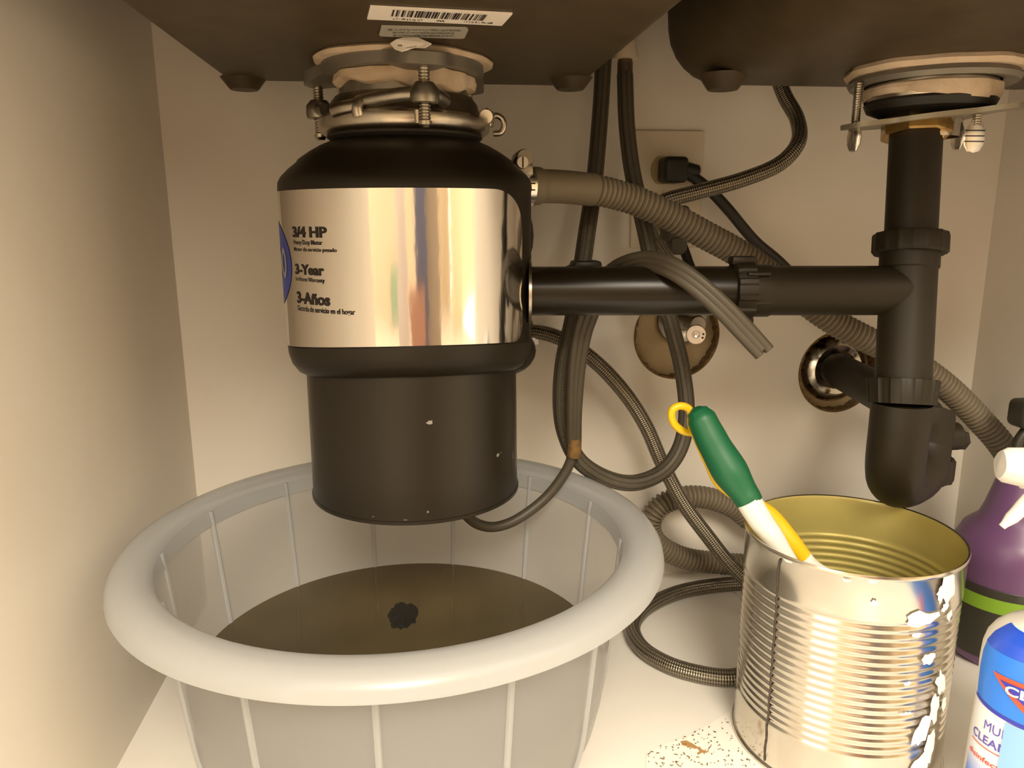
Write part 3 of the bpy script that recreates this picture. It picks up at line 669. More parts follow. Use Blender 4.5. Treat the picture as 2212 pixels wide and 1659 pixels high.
for i, (px, Y) in enumerate(bolts):
    b0 = at(px, 240, Y); tip = at(px + (6 if i == 0 else -6), 290, Y - 0.001)
    zz_ = [zt - 0.012 - (zt - 0.012 - tip.z - 0.006) * k / 140 for k in range(141)]
    wb_ = link('wing_screw', tube([Vector((b0.x, b0.y, z)) for z in zz_], 0.003, n=12, raw=True, rfn=lambda s: 0.0026 + 0.0007 * abs(math.sin(math.pi * s / 0.0018))), 'steel', stn, smooth=50)
    wide = 0.0036 if i == 0 else (0.0092 if i == 1 else 0.003)
    deep = 0.0085 if i == 0 else (0.0016 if i == 1 else 0.008)
    link('wing', lathe([(0.2, -0.013), (0.72, -0.0115), (0.98, -0.006), (1.0, -0.002), (0.82, 0.004), (0.4, 0.009), (0.2, 0.010)], Vector((b0.x, b0.y, tip.z)), n=28,
         fn=None) if False else mk(*(lambda pr: ([Vector((b0.x + wide * r * math.sin(2 * math.pi * k / 24), b0.y - deep * r * math.cos(2 * math.pi * k / 24), tip.z + h)) for r, h in pr for k in range(24)],
         [(i_ * 24 + k, i_ * 24 + (k + 1) % 24, (i_ + 1) * 24 + (k + 1) % 24, (i_ + 1) * 24 + k) for i_ in range(len(pr) - 1) for k in range(24)]))([(0.01, -0.0135), (0.55, -0.0125), (0.9, -0.008), (1.0, -0.002), (0.85, 0.004), (0.4, 0.010), (0.3, 0.012)])), 'chrome', wb_)
for dz in (0.0028, -0.0012, -0.0052):
    q = at(2106, 290, 0.5585); wv = [o for o in bpy.data.objects if o.name.startswith('wing_screw')][1]
    link('wing_groove', box(q + Vector((-0.0078, -0.0006, dz - 0.0004)), q + Vector((0.0078, 0.0006, dz + 0.0004))), 'ink', wv)
bn0, bn1 = tp(258), tp(297)
link('brass_nut', lathe([(0.020, 0), (0.0252, 0), (0.0258, 0.0015), (0.0258, (bn1 - bn0).length - 0.0015), (0.0245, (bn1 - bn0).length), (0.0190, (bn1 - bn0).length)], bn0, td, 96,
     lambda a, r, h: (r * (1 - 0.07 * abs(math.sin(4 * a)) ** 0.7) if r > 0.024 else r, h)), 'brass', stn)
link('threaded_neck', rod(Vector((sx, sy, zt - 0.045)), bn0, 0.0225, 40), 'brass', stn)

# ================================================================== HOSES AND CORDS
po = thing('pull_out_hose', at(1212, 870, 0.66), 'grey braided faucet hose hanging in one long loop behind the drain pipe', 'hose')
pts = P3([(1308, 40, .772), (1304, 120, .77), (1297, 240, .755), (1284, 390, .72), (1268, 500, .68), (1258, 570, .665), (1248, 635, .66), (1236, 700, .66), (1218, 780, .662), (1212, 865, .664), (1221, 935, .666), (1252, 996, .668),
          (1310, 1033, .675), (1372, 1043, .68), (1432, 1018, .688), (1470, 965, .692), (1483, 890, .695), (1474, 800, .70), (1455, 720, .70), (1432, 640, .70), (1408, 560, .70), (1388, 470, .705), (1366, 370, .73), (1354, 270, .75), (1350, 160, .765)])
link('braided_hose', tube(pts, 0.0079, n=20, step=0.003), 'nylon', po, smooth=60)
c = at(1350, 150, .766)
link('end_sleeve', lathe([(0.0074, -0.004), (0.0074, 0.006), (0.0068, 0.007), (0.0068, 0.012)], c, (0, 0, 1), 24), mat('aged_copper_sleeve', (0.17, 0.12, 0.085), 0.4, 0.6), po)
link('end_plug', lathe([(0.0001, 0.009), (0.0125, 0.009), (0.0120, 0.016), (0.0100, 0.022), (0.0095, 0.034), (0.0001, 0.035)], c, (0, 0, 1), 28), 'ivory', po)
c = at(1256, 628, .664)
link('hose_weight', merge([box(c - Vector((0.0135, 0.012, 0.0245)), c + Vector((0.0135, 0.012, 0.0225)), 0.004), box(c + Vector((-0.0095, -0.013, 0.018)), c + Vector((0.0155, 0.010, 0.0265)), 0.003)]), 'blk', po)

sl = tag(link('faucet_supply_line', tube(P3([(1655, 60, .765), (1672, 140, .762), (1694, 205, .752), (1722, 258, .735), (1724, 308, .715), (1682, 355, .71), (1600, 389, .708), (1505, 415, .708), (1432, 436, .71), (1398, 468, .722), (1408, 512, .728), (1445, 565, .735), (1480, 625, .75), (1496, 672, .775)]), 0.0072, n=20, step=0.003), 'steelbraid', loc=at(1600, 389, .708), smooth=60),
         'steel braided supply line curving from the right sink bowl across the outlet', 'hose')

fl = thing('floor_supply_line', at(1475, 1085, .73), 'dark wire-braided supply line running from behind the disposer down to a loop on the floor', 'hose')
ptsC = P3([(1120, 722, .800), (1165, 718, .785), (1225, 738, .77), (1290, 785, .76), (1350, 850, .752), (1395, 920, .747), (1430, 1000, .744), (1475, 1085, .738), (1530, 1160, .728), (1580, 1222, .715)])
z0 = 0.0082
ptsC += [Vector((0.345, 0.69, 0.03)), Vector((0.372, 0.672, z0))]
LOOP = [(1640, 1262), (1560, 1263), (1470, 1278), (1400, 1310), (1367, 1352), (1385, 1398), (1440, 1434), (1510, 1456), (1575, 1464)]
ptsC_loop = [atz(px, py, z0) for px, py in LOOP]
ptsC += [Vector((0.40, 0.69, z0)), Vector((0.39, 0.735, z0))] + ptsC_loop + [Vector((0.2875, 0.5935, z0)), Vector((0.312, 0.604, z0)), Vector((0.35, 0.612, z0))]
link('braided_hose', tube(ptsC, 0.0078, n=20, step=0.003), 'steelbraid', fl, smooth=60)

# grey disposer cord, folded into a bundle
pcd = thing('disposer_power_cord', at(1240, 960, .655), 'grey disposer power cord folded into a three-strand bundle over the drain pipe', 'cord')
single = P3([(985, 1085, .625), (1003, 1108, .628), (1030, 1131, .635), (1070, 1138, .642), (1120, 1120, .648), (1180, 1074, .654), (1224, 1015, .655), (1240, 965, .652), (1241, 930, .650)])
link('cord', tube(single, 0.0047, n=14, step=0.003), 'cord', pcd, smooth=60)
path = [(1240, 955, .650, 7), (1240, 890, .645, 8), (1245, 800, .641, 10), (1256, 725, .638, 12), (1270, 680, .637, 13), (1292, 630, .632, 13), (1318, 596, .622, 12), (1350, 574, .604, 11), (1398, 564, .585, 12), (1450, 578, .562, 13), (1505, 615, .549, 13), (1560, 664, .541, 13), (1608, 714, .536, 13), (1650, 760, .532, 12)]
for k in (-1, 0, 1):
    q = []
    for i, (px, py, Y, w) in enumerate(path):
        a, b = path[max(0, i - 1)], path[min(len(path) - 1, i + 1)]
        tx, ty = b[0] - a[0], b[1] - a[1]; L = math.hypot(tx, ty)
        e = -6 if (k == 0 and i == len(path) - 1) else (4 if k == -1 and i == len(path) - 1 else 0)
        q.append(at(px - ty / L * k * w + e * tx / L, py + tx / L * k * w + e * ty / L, Y))
    link('cord_strand', tube(q, 0.0040, n=12, step=0.003), 'cord', pcd, smooth=60)
link('tape_wrap', tube(P3([(1241, 946, .650), (1241, 968, .651), (1239, 985, .652)]), 0.0062, n=14, step=0.002), 'tape', pcd)
# lower plug and its lead
c = at(1448, 478, YB - 0.006)
link('plug', merge([box(c - Vector((0.012, 0.028, 0.021)), c + Vector((0.012, 0.0, 0.016)), 0.004), box(c - Vector((0.008, 0.030, 0.034)), c + Vector((0.010, -0.008, -0.016)), 0.003)]), mat('dark_grey_plug', (0.075, 0.065, 0.045), 0.5), pcd)
link('plug_lead', tube(P3([(1462, 505, .787), (1474, 530, .783), (1487, 566, .775), (1500, 610, .76), (1470, 640, .735), (1400, 640, .69), (1320, 628, .65)]), 0.0052, n=12, step=0.004), 'blackcord', pcd)

bp_ = thing('dishwasher_plug_cord', at(1480, 375, .80), 'black plug and cord in the upper socket of the ivory outlet', 'cord')
c = at(1444, 368, YB - 0.006)
link('plug', merge([box(c - Vector((0.0125, 0.028, 0.0135)), c + Vector((0.0130, 0.0, 0.0125)), 0.005, 3), rod(c + Vector((0.002, -0.020, 0.003)), c + Vector((0.026, -0.018, -0.003)), 0.0072, 20, 0.002)]), 'blackcord', bp_)
link('cord', tube(P3([(1478, 372, .788), (1502, 386, .785), (1535, 412, .785), (1575, 455, .785), (1630, 520, .785), (1690, 572, .785), (1785, 672, .785), (1880, 735, .785), (1970, 780, .785), (2060, 850, .785), (2130, 930, .785), (2190, 1010, .785)]), 0.0058, n=14, step=0.004), 'blackcord', bp_, smooth=60)

# ================================================================== OUTLET
o0 = at(1436, 409, YB)
out = thing('wall_outlet', (o0.x, YB, o0.z), 'ivory double socket outlet on the back panel behind the hoses', 'outlet')
ox0, ox1 = at(1362, 409, YB).x, at(1514, 409, YB).x; oz0, oz1 = at(1436, 535, YB).z, at(1436, 282, YB).z
link('cover_plate', box((ox0, YB - 0.0055, oz0), (ox1, YB + 0.0005, oz1), 0.0025), 'ivory', out)
def socket(px, py):
    c = at(px, py, YB - 0.006); pts = []
    for k in range(48):
        a = 2 * math.pi * k / 48; pts.append(Vector((c.x + 0.0172 * math.cos(a), YB - 0.0056, c.z + max(-0.0142, min(0.0142, 0.0172 * math.sin(a))))))
    return plate(pts, 0.0014, (0, -1, 0))
for p in ((1440, 368), (1434, 470)):
    s_ = link('socket', socket(*p), 'almond', out)
c = at(1437, 418, YB - 0.0055); link('screw', rod(c, c - Vector((0, 0.0012, 0)), 0.003, 16), 'steel', out)

# ================================================================== STOP VALVES IN THE HOLES
h1 = hc[0][0]
va = thing('stop_valve', (h1.x, YB + 0.0145, h1.z), 'chrome stop valve with a round knob in the middle hole of the back panel', 'valve')
e0 = at(1470, 692, YB + 0.013)
link('flange_dome', lathe([(0.0300, 0.0), (0.0295, -0.0025), (0.025, -0.0075), (0.017, -0.0110), (0.010, -0.0115)], (e0.x, YB + 0.0143, e0.z), (0, 1, 0), 56), 'chrome', va)
link('valve_body', merge([rod((e0.x, YB + 0.01, e0.z), (e0.x + 0.004, YB - 0.032, e0.z + 0.001), 0.0095, 24, 0.001), rod((e0.x + 0.008, YB - 0.02, e0.z - 0.004), (e0.x + 0.016, YB - 0.026, e0.z + 0.026), 0.0078, 20, 0.001), rod((e0.x + 0.006, YB - 0.022, e0.z - 0.002), at(1503, 724, YB - 0.044), 0.0062, 20)]), 'darksteel', va)
kc = at(1504, 723, YB - 0.050); kd = (CAM - kc).normalized() + Vector((0.12, 0, -0.05))
x, y, d = frame(kd)
kn = link('valve_knob', lathe([(0.0001, -0.008), (0.0095, -0.008), (0.0102, -0.006), (0.0102, -0.0006), (0.0096, 0.0), (0.0044, 0.0), (0.0040, 0.0007), (0.0034, 0.0007), (0.0030, -0.0025), (0.0001, -0.003)], kc, kd, 40), 'chrome', va)
for a in (0.1, -0.45):
    link('knob_dimple', lathe([(0.0001, 0), (0.0012, 0), (0.0012, 0.0003), (0.0001, 0.0003)], kc + (x * math.cos(a) + y * math.sin(a)) * 0.0073, kd, 12), 'seam', kn)
h3 = hc[2][0]
vb = thing('stop_valve', (h3.x, YB + 0.0145, h3.z), 'brass and chrome stop valve half hidden behind the disposer', 'valve')
link('flange_dome', lathe([(0.0320, 0.0), (0.0315, -0.0025), (0.025, -0.008), (0.012, -0.011)], (h3.x + 0.012, YB + 0.0143, h3.z), (0, 1, 0), 48), 'chrome', vb)
c = at(1146, 728, YB - 0.02)
link('valve_body', merge([rod((h3.x + 0.012, YB + 0.01, h3.z), (h3.x + 0.016, YB - 0.03, h3.z), 0.009, 20), rod((h3.x + 0.014, YB - 0.018, h3.z), c, 0.0075, 20)]), 'brass', vb)
link('hose_nut', rod(c - Vector((0.006, 0, 0)), c + Vector((0.007, 0, 0.001)), 0.0095, 6), 'chrome', vb)

# ================================================================== BOWL WITH DIRTY WATER
BX, BY = -0.0222, 0.567
bw = thing('plastic_bowl', (BX, BY, 0.0), 'large frosted clear plastic basin catching water under the disposer', 'bowl')
NR = 13
ra = 0.0
for i in range(400):                             # one rib stands at the front, a little right of the middle
    ra = -0.5 + i / 400
    if proj((BX + 0.172 * math.sin(ra), BY - 0.172 * math.cos(ra), 0.15))[0] > 808: break
def rib(a, r, h):
    return r, h
wall_pr = [(0.001, 0.004), (0.118, 0.004), (0.138, 0.006), (0.150, 0.014), (0.1565, 0.028), (0.1615, 0.050), (0.1650, 0.080), (0.1690, 0.120), (0.1725, 0.155), (0.1745, 0.172)]
link('bowl_wall', lathe(wall_pr, (BX, BY, 0), n=128), 'bowl', bw, smooth=60)
link('foot_ring', lathe([(0.118, 0.0045), (0.120, 0.0), (0.124, 0.0), (0.128, 0.0048)], (BX, BY, 0), n=96), 'bowlrim', bw)
rim = lathe([(0.1720, 0.160), (0.1740, 0.170), (0.1760, 0.1755), (0.1810, 0.1795), (0.1880, 0.1805), (0.1950, 0.1790), (0.2010, 0.1755), (0.2045, 0.1705), (0.2055, 0.1650), (0.2040, 0.1645), (0.1990, 0.1690), (0.1900, 0.1740), (0.1830, 0.1740), (0.1785, 0.1690), (0.1760, 0.1600)], (BX, BY, 0), n=160)
link('rolled_rim', rim, 'bowlrim', bw, smooth=60)
link('under_lip', lathe([(0.1770, 0.163), (0.1950, 0.1640), (0.1965, 0.1625), (0.1960, 0.1600), (0.1900, 0.1590), (0.1735, 0.1580)], (BX, BY, 0), n=128), 'bowlrim', bw)
a0 = None
for k in range(NR):
    a = ra + 2 * math.pi * k / NR
    q = [Vector((BX + (r + 0.0004) * math.sin(a), BY - (r + 0.0004) * math.cos(a), h)) for r, h in wall_pr[3:]]
    link('wall_rib', tube(q, 0.0021, n=8, step=0.008, rfn=lambda s: 0.0024), 'bowlrim', bw)
ZW = 0.070
wt = tag(link('dirty_water', lathe([(0.0008, 0.0065), (0.117, 0.0065), (0.137, 0.0085), (0.1488, 0.016), (0.1553, 0.029), (0.1603, 0.051), (0.1630, ZW), (0.0008, ZW)], (BX, BY, 0), n=96), 'water', loc=(BX, BY, 0.0065)),
         'murky brown-grey water standing in the plastic basin', 'water', kind='stuff')
c = atz(870, 1330, ZW); V = [c + Vector((0, 0, 0.0022))]; n = 30; rr = random.Random(5)
rad = [0.0118 * rr.uniform(0.88, 1.12) for _ in range(n)]
for q, h in ((0.7, 0.0019), (1.0, 0.0006), (0.95, -0.002)):
    for k in range(n):
        a = 2 * math.pi * k / n; V.append(c + Vector((math.cos(a) * rad[k] * 1.12 * q, math.sin(a) * rad[k] * 1.9 * q, h)))
Fc = [(0, 1 + k, 1 + (k + 1) % n) for k in range(n)]
for i in (0, 1):
    Fc += [(1 + i * n + k, 1 + (i + 1) * n + k, 1 + (i + 1) * n + (k + 1) % n, 1 + i * n + (k + 1) % n) for k in range(n)]
tag(link('food_sludge', mk(V, Fc), 'sludge', loc=c), 'dark clot of sludge floating on the water in the basin', 'sludge')

# ================================================================== CAN
KX, KY, KR, KH = 0.325, 0.5146, 0.0785, 0.178
can = thing('tin_can', (KX, KY, 0), 'large ribbed open tin can with torn label scraps', 'can')
pr = [(0.001, 0.003), (KR - 0.004, 0.003), (KR - 0.0025, 0.0008), (KR + 0.0006, 0.0004), (KR + 0.0012, 0.0018), (KR + 0.0008, 0.0034), (KR - 0.0006, 0.0042), (KR - 0.0006, 0.036)]
nr = 17
for i in range(nr * 6 + 1):
    z = 0.038 + (0.144 - 0.038) * i / (nr * 6)
    pr.append((KR - 0.0008 - 0.0011 * (0.5 - 0.5 * math.cos(2 * math.pi * i / 6)), z))
pr += [(KR - 0.0005, 0.1465), (KR - 0.0004, KH - 0.004), (KR + 0.0006, KH - 0.0030), (KR + 0.0010, KH - 0.0015), (KR + 0.0004, KH), (KR - 0.0008, KH - 0.0004)]
cb = link('can_wall', lathe(pr, (KX, KY, 0), n=160), 'tin', can, smooth=60)
pin = [(KR - 0.0009, KH - 0.0006), (KR - 0.0016, KH - 0.003), (KR - 0.0014, 0.1465)]
for i in range(nr * 6, -1, -1):
    z = 0.038 + (0.144 - 0.038) * i / (nr * 6); pin.append((KR - 0.0014 - 0.0011 * (0.5 - 0.5 * math.cos(2 * math.pi * i / 6)), z))
pin += [(KR - 0.0014, 0.030), (KR - 0.0016, 0.0055), (0.001, 0.0050)]
link('can_lining', lathe(pin, (KX, KY, 0), n=128), 'lacquer', can, smooth=60)
def cang(R): return lambda a, h: Vector((KX + R * math.sin(a), KY - R * math.cos(a), h))
def can_a(px, z, R=KR):
    lo, hi = -2.2, 1.2
    for _ in range(50):
        m_ = (lo + hi) / 2
        if proj(cang(R)(m_, z))[0] < px: lo = m_
        else: hi = m_
    return lo
def can_z(px, py, R=KR):
    z = 0.09
    for _ in range(40): z += (proj(cang(R)(can_a(px, z, R), z))[1] - py) / 3000
    return z
sa = can_a(1668, 0.10)
sm_ = []
for q_ in range(60):
    z = 0.006 + (KH - 0.012) * q_ / 59; sm_.append(cang(KR - 0.0002 - (0.0006 if 0.038 < z < 0.144 else 0) + 0.0002 * math.sin(z * 900))(sa + 0.004 * math.sin(z * 300), z))
link('side_seam', tube(sm_, 0.0007, n=6, raw=True), 'seam', can)
random.seed(3)
def scrap(px, py, w, h, ang=0.0, sd=1):
    z = can_z(px, py); a = can_a(px, z); rr = random.Random(sd); n = 14; g_ = cang(KR + 0.0004)
    V = [g_(a, z)]
    for q in (0.5, 1.0):
        rr = random.Random(sd)
        for k in range(n):
            t = 2 * math.pi * k / n; s_ = rr.uniform(0.62, 1.2) * q
            u, v = math.cos(t) * w * s_, math.sin(t) * h * s_
            V.append(g_(a + (u * math.cos(ang) - v * math.sin(ang)) / KR, z + u * math.sin(ang) + v * math.cos(ang)))
    Fc = [(0, 1 + k, 1 + (k + 1) % n) for k in range(n)] + [(1 + k, 1 + n + k, 1 + n + (k + 1) % n, 1 + (k + 1) % n) for k in range(n)]
    link('label_scrap', mk(V, Fc), 'scrap', can, smooth=60)
for i, (px, py, w, h, ang) in enumerate(((1992, 1337, .013, .0065, 0), (2046, 1268, .010, .012, .3), (2033, 1282, .003, .009, 0), (2041, 1312, .004, .003, 0), (2005, 1422, .006, .005, 0), (1888, 1302, .0026, .0026, 0), (1886, 1256, .003, .0014, 0),
        (2032, 1475, .006, .012, .4), (2018, 1530, .006, .012, 0), (1990, 1580, .0075, .014, -.3), (2008, 1610, .006, .016, .1), (1985, 1655, .012, .010, 0), (1960, 1477, .003, .0018, 0), (1958, 1541, .005, .0013, 0), (1720, 1213, .003, .0012, 0), (1702, 1212, .004, .001, 0), (2038, 1520, .004, .007, .2), (1828, 1254, .003, .001, 0), (2050, 1330, .003, .004, 0), (1980, 1372, .004, .0022, 0))):
    scrap(px, py, w, h, ang, i + 2)

# ================================================================== BRUSHES IN THE CAN
g1 = thing('dish_brush', at(1700, 1190, .515), 'dish brush with a thick green grip and white handle leaning in the can', 'brush')
A_, B_, D_ = at(1512, 900, .555), at(1622, 1085, .530), Vector((0.325, 0.505, 0.02))
def taper(pts, rad, flat=None, n=22, step=0.003):
    S = [0]; P_ = [Vector(p) for p in pts]
    for a, b in zip(P_, P_[1:]): S.append(S[-1] + (b - a).length)
    def rf(s):
        for i in range(len(S) - 1):
            if s <= S[i + 1]:
                t = (s - S[i]) / (S[i + 1] - S[i]); t = t * t * (3 - 2 * t); return rad[i] + (rad[i + 1] - rad[i]) * t
        return rad[-1]
    return tube(pts, 1, n=n, step=step, rfn=rf)
gp_ = P3([(1502, 880, .560), (1506, 888, .559), (1516, 906, .556), (1540, 955, .550), (1575, 1015, .542), (1612, 1072, .533), (1621, 1088, .531), (1623, 1092, .530)])
link('grip', taper(gp_, [0.003, 0.0085, 0.0115, 0.0125, 0.0140, 0.0108, 0.0102, 0.006], step=0.0015), 'green', g1, smooth=70)
hp = P3([(1617, 1082, .531), (1650, 1135, .524), (1690, 1195, .516)]) + [Vector((0.315, 0.505, 0.085)), Vector((0.345, 0.505, 0.035))]
link('handle', taper(hp, [0.0098, 0.0092, 0.0078, 0.0085, 0.008]), 'white', g1, smooth=70)
c = Vector((0.348, 0.505, 0.030))
link('brush_head', blob(c, (0.022, 0.022, 0.018)), 'white', g1)
y1 = thing('bottle_brush', at(1720, 1200, .53), 'yellow handled brush with a hanging loop behind the green grip', 'brush')
lp = [(1497, 935), (1478, 932), (1460, 920), (1451, 902), (1453, 885), (1468, 877), (1485, 881), (1493, 894), (1493, 915), (1497, 935)]
link('hanging_loop', tube([at(x_, y_, .572) for x_, y_ in lp], 0.0032, n=12, step=0.0015), 'yellow', y1, smooth=70)
yp = P3([(1494, 930, .572), (1505, 955, .570), (1525, 1000, .566), (1555, 1050, .560), (1620, 1085, .556), (1665, 1120, .553), (1705, 1170, .545), (1735, 1205, .540)])
link('handle', taper(yp, [0.0022, 0.0020, 0.0020, 0.003, 0.0065, 0.0085, 0.0088, 0.0075]), 'yellow', y1, smooth=70)
wp = [at(1733, 1203, .5405), at(1755, 1225, .538), Vector((0.355, 0.537, 0.10)), Vector((0.375, 0.535, 0.03))]
link('brush_neck', taper(wp, [0.0074, 0.0065, 0.006, 0.006]), 'white', y1, smooth=70)

# ================================================================== BOTTLES
PX, PY = 0.562, 0.610
pu = thing('purple_bottle', (PX, PY, 0), 'purple spray bottle with black and lime label behind the tin can', 'bottle')
RP = 0.062
def oval(a, r, h): return r * (1 - 0.18 * abs(math.cos(a)) ** 2), h
link('bottle_body', lathe([(0.001, 0.001), (RP - 0.006, 0.001), (RP, 0.008), (RP, 0.098), (RP + 0.0015, 0.104), (RP, 0.114), (RP - 0.006, 0.126), (RP - 0.018, 0.136), (0.040, 0.146), (0.036, 0.160), (0.032, 0.175), (0.027, 0.190), (0.016, 0.200), (0.014, 0.214), (0.001, 0.214)], (PX, PY, 0), n=80, fn=oval), 'purple', pu, smooth=50)
lb = link('bottle_label', lathe([(RP + 0.0004, 0.012), (RP + 0.0008, 0.0125), (RP + 0.0008, 0.0815), (RP + 0.0004, 0.082)], (PX, PY, 0), n=80, fn=lambda a, r, h: oval(a, r, h)), 'blacklabel', pu)
link('lime_stripe', lathe([(RP + 0.0009, 0.060), (RP + 0.0012, 0.060), (RP + 0.0012, 0.0735), (RP + 0.0009, 0.0735)], (PX, PY, 0), n=80, fn=oval), 'lime', lb)
sp = link('sprayer', merge([rod((PX, PY, 0.205), (PX, PY, 0.228), 0.0155, 32, 0.001), box((PX - 0.030, PY - 0.012, 0.226), (PX + 0.030, PY + 0.012, 0.252), 0.006, 3)]), 'darkspray', pu)
link('trigger', tube([Vector((PX - 0.012, PY, 0.228)), Vector((PX - 0.022, PY, 0.212)), Vector((PX - 0.021, PY, 0.19))], 0.0048, n=12), 'darkspray', sp)

QX, QY, QA = 0.428, 0.405, math.radians(-33)     # position and turn of the cleaner bottle (front faces left of the camera axis)
cl_ = thing('cleaner_bottle', (QX, QY, 0), 'white spray bottle with bright blue cleaner label at the right edge', 'bottle')
fa = Vector((math.sin(QA), -math.cos(QA), 0)); sa_ = Vector((math.cos(QA), math.sin(QA), 0))
WX, WY = 0.058, 0.034
def sup(t, e=2.6):
    c_, s_ = math.cos(t), math.sin(t)
    return math.copysign(abs(c_) ** (2 / e), c_), math.copysign(abs(s_) ** (2 / e), s_)
def cb_pt(t, h, k=1.0, off=0.0):                 # t = 0 front of the label, positive to its right
    s_, c_ = sup(math.pi / 2 - t)[0], sup(math.pi / 2 - t)[1]
    return Vector((QX, QY, h)) + sa_ * (s_ * (WX * k + off)) + fa * (c_ * (WY * k + off))
V = []; Fc = []; n = 72
prof = [(0.90, 0.0005), (0.98, 0.004), (1.0, 0.010), (0.99, 0.05), (0.975, 0.085), (0.985, 0.112), (0.975, 0.124), (0.945, 0.132), (0.88, 0.139), (0.76, 0.1455), (0.58, 0.152), (0.40, 0.162), (0.28, 0.178), (0.24, 0.200), (0.24, 0.212)]
for k_, h in prof:
    for i in range(n): V.append(cb_pt(2 * math.pi * i / n, h, k_))
for j in range(len(prof) - 1):
    for i in range(n): Fc.append((j * n + i, j * n + (i + 1) % n, (j + 1) * n + (i + 1) % n, (j + 1) * n + i))
Fc += [tuple(range(n))]
link('bottle_body', mk(V, Fc), 'white', cl_, smooth=60)
def kz(h):
    for (k0, h0), (k1, h1) in zip(prof, prof[1:]):
        if h0 <= h <= h1: return k0 + (k1 - k0) * (h - h0) / (h1 - h0)
    return 1
def lab(off):                                    # (u, h): u in -1..1 across the front label
    return lambda u, h: cb_pt(u * 1.45, h, kz(h), off)
def patch(fn, u0, u1, h0, h1, nu=30, nh=16):
    V = [fn(u0 + (u1 - u0) * i / nu, (h0(u0 + (u1 - u0) * i / nu) if callable(h0) else h0) + ((h1(u0 + (u1 - u0) * i / nu) if callable(h1) else h1) - (h0(u0 + (u1 - u0) * i / nu) if callable(h0) else h0)) * j / nh) for i in range(nu + 1) for j in range(nh + 1)]
    return mk(V, [(i * (nh + 1) + j, (i + 1) * (nh + 1) + j, (i + 1) * (nh + 1) + j + 1, i * (nh + 1) + j + 1) for i in range(nu) for j in range(nh)])
def lmat():
    m = mat('white_to_blue_label', (0.8, 0.8, 0.8), 0.35); nt = m.node_tree; b = nt.nodes['Principled BSDF']
    tc = nt.nodes.new('ShaderNodeTexCoord'); s_ = nt.nodes.new('ShaderNodeSeparateXYZ'); r = nt.nodes.new('ShaderNodeValToRGB'); mp = nt.nodes.new('ShaderNodeMapRange')
    mp.inputs['From Min'].default_value = 0.0; mp.inputs['From Max'].default_value = 0.15
    nt.links.new(tc.outputs['Object'], s_.inputs[0]); nt.links.new(s_.outputs[2], mp.inputs['Value']); nt.links.new(mp.outputs[0], r.inputs[0])
    el = r.color_ramp.elements; el[0].position = 0.05; el[0].color = (0.03, 0.08, 0.5, 1); el[1].position = 1; el[1].color = (0.3, 0.6, 0.85, 1)
    for p, c_ in ((0.22, (0.16, 0.28, 0.75, 1)), (0.34, (0.72, 0.76, 0.84, 1)), (0.56, (0.78, 0.80, 0.84, 1)), (0.74, (0.35, 0.62, 0.85, 1))):
        e = el.new(p); e.color = c_
    nt.links.new(r.outputs[0], b.inputs['Base Color']); return m
L0 = link('bottle_label', patch(lab(0.0004), -1.0, 1.0, 0.008, 0.1465, 40, 36), lmat(), cl_, smooth=60)
def uh(px, py):                                   # label coordinates that show at a pixel
    u, h = -0.4, 0.08; f_ = lab(0.0008)
    for _ in range(40):
        p = proj(f_(u, h)); e = (px - p[0], py - p[1])
        pu_, ph_ = proj(f_(u + 0.01, h)), proj(f_(u, h + 0.001))
        a_, b_, c_, d_ = (pu_[0] - p[0]) / 0.01, (ph_[0] - p[0]) / 0.001, (pu_[1] - p[1]) / 0.01, (ph_[1] - p[1]) / 0.001
        D = a_ * d_ - b_ * c_
        if abs(D) < 1: break
        u = max(-0.95, min(0.9, u + 0.6 * (e[0] * d_ - e[1] * b_) / D)); h = max(0.01, min(0.133, h + 0.6 * (e[1] * a_ - e[0] * c_) / D))
    return u, h
u1_, h1_ = uh(2090, 1458); u2_, h2_ = uh(2185, 1555)
def diag(u): return max(h2_ - 0.004, h1_ + (h2_ - h1_) * (u - u1_) / (u2_ - u1_))
link('blue_field', patch(lab(0.0008), -1.0, 1.0, lambda u: min(0.13, diag(u)), 0.1465, 40, 30), 'midblue', L0, smooth=60)
link('deep_blue_top', patch(lab(0.0010), -1.0, 1.0, 0.131, 0.1465, 40, 20), mat('deep_sky_blue_print', (0.02, 0.085, 0.62), 0.35), L0, smooth=60)
link('blue_edge', patch(lab(0.0011), -1.0, 0.4, lambda u: min(0.13, diag(u)) - 0.0028, lambda u: min(0.13, diag(u))), 'navy', L0, smooth=60)
ua, ha = uh(2172, 1560)
link('light_blue_panel', patch(lab(0.0013), ua, 0.9, 0.010, ha, 30, 20), 'skyblue', L0, smooth=60)
def fanpatch(off, pts, nn=16):                    # fine grid inside a quad of (u, h) corners
    f_ = lab(off); a, b, c_, d = pts; V = []
    for i in range(nn + 1):
        for j in range(nn + 1):
            s_, t = i / nn, j / nn
            u = (a[0] * (1 - s_) + b[0] * s_) * (1 - t) + (d[0] * (1 - s_) + c_[0] * s_) * t
            h = (a[1] * (1 - s_) + b[1] * s_) * (1 - t) + (d[1] * (1 - s_) + c_[1] * s_) * t
            V.append(f_(u, h))
    return mk(V, [(i * (nn + 1) + j, (i + 1) * (nn + 1) + j, (i + 1) * (nn + 1) + j + 1, i * (nn + 1) + j + 1) for i in range(nn) for j in range(nn)])
ul, hl = uh(2147, 1448); ub, hb = uh(2205, 1530); ub, hb = ul + 1.75 * (ub - ul), hl - 1.75 * (hl - hb)
uw = (ub - ul)                                    # half width of the pennant
link('logo_border', fanpatch(0.0013, [(ub - 0.03, hb), (ub + 0.03, hb), (ub + uw, hl), (ul, hl)]), 'redprint', L0, smooth=60)
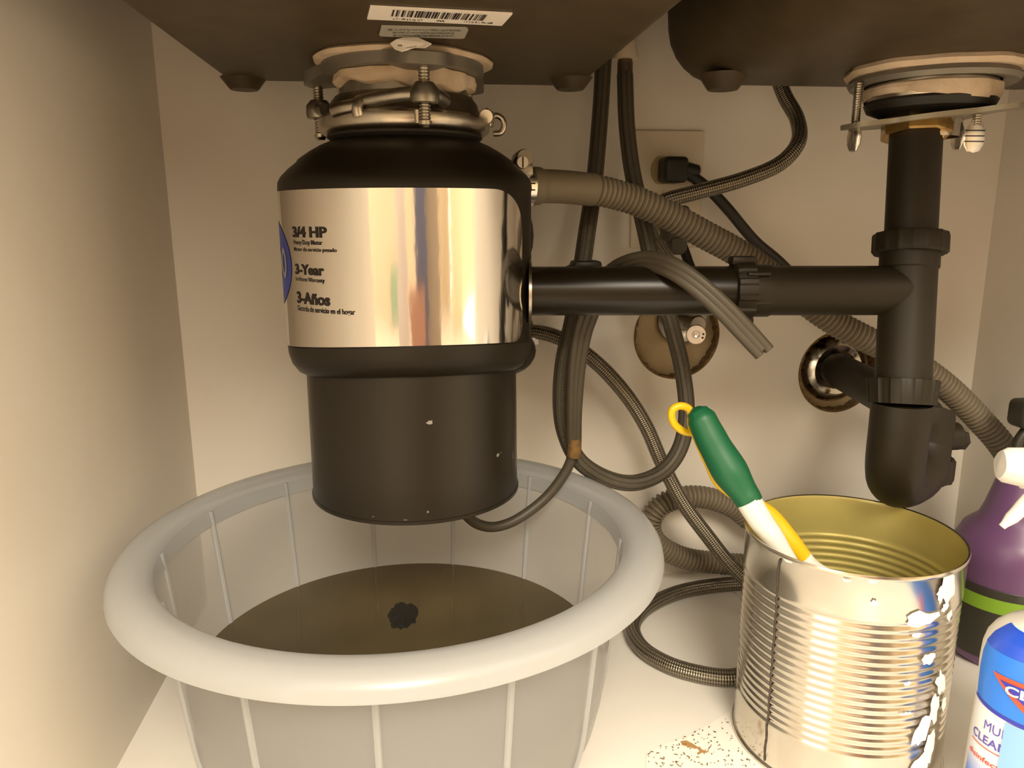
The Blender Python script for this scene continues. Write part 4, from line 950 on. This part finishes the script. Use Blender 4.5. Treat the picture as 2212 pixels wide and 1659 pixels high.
link('logo_field', fanpatch(0.0017, [(ub - 0.02, hb + 0.007), (ub + 0.02, hb + 0.007), (ub + uw * 0.82, hl - 0.0030), (ub - uw * 0.82, hl - 0.0030)]), 'navy', L0, smooth=60)
uc, hc_ = uh(2173, 1497)
link('logo_lettering', print_text('CLOROX', lab(0.0021), uc, uc + 2 * (ub - uc), hc_, hl - 0.0042, 0.03), 'white', L0, smooth=None)
def line(txt, p0, cap, pxr, m, bold, off=0.0009):
    u0, h0 = uh(*p0); _, h1 = uh(p0[0], p0[1] - cap); ur, _ = uh(*pxr)
    link('lettering', print_text(txt, lab(off), u0, u0 + (ur - u0), h0, h1, bold), m, L0, smooth=None)
line('MUL', (2125, 1573), 22, (2176, 1608), 'violetink', 0.0)
line('CLEAN', (2102, 1582), 22, (2180, 1625), 'violetink', 0.012)
line('disinfects', (2092, 1612), 14, (2174, 1652), 'redprint', 0.016)
u0, h0 = uh(2100, 1588); link('print_rule', patch(lab(0.0009), u0, ua, h0 - 0.0004, h0 + 0.0003, 20, 1), 'redprint', L0, smooth=None)
# sprayer head pointing left
hd = Vector((-0.93, 0.30, 0)).normalized(); hs = Vector((hd.y, -hd.x, 0)); H0 = Vector((QX, QY, 0.264))
nz_tip = at(2160, 1003, 0.425); nz_in = nz_tip - hd * 0.016 + Vector((0, 0, -0.002))
sh = link('sprayer', merge([rod((QX, QY, 0.205), (QX, QY, 0.232), 0.0165, 32, 0.001), tube([H0 - hd * 0.035, H0 - hd * 0.02, H0, nz_in], 0.012, n=20, rfn=lambda s: 0.0125), rod((QX, QY, 0.23), (QX, QY, 0.258), 0.011, 24)]), 'white', cl_)
link('nozzle', lathe([(0.0001, -0.001), (0.0085, 0.0), (0.0105, 0.003), (0.0118, 0.014), (0.0128, 0.0145), (0.0128, 0.024), (0.001, 0.024)], nz_tip, -hd + Vector((0, 0, -0.08)), 32, lambda a, r, h: (r * (1 + 0.10 * abs(math.cos(2 * a)) ** 4), h)), 'white', sh)
tt = at(2164, 1138, 0.418)
link('trigger', taper([Vector((QX, QY, 0.25)) + hd * 0.022, tt + Vector((0.018, -0.004, 0.022)), tt + Vector((0.006, -0.001, 0.007)), tt], [0.006, 0.0055, 0.0042, 0.0022]), 'white', sh, smooth=70)

# scrap of paper on the floor behind the can
tag(link('paper_sliver', plate([atz(px, py, 0.0003) for px, py in ((1576, 1268), (1596, 1266), (1606, 1290), (1604, 1300))], 0.0006, (0, 0, 1)), 'paper', loc=atz(1592, 1280, 0)), 'small white paper sliver on the floor left of the can', 'paper scrap')
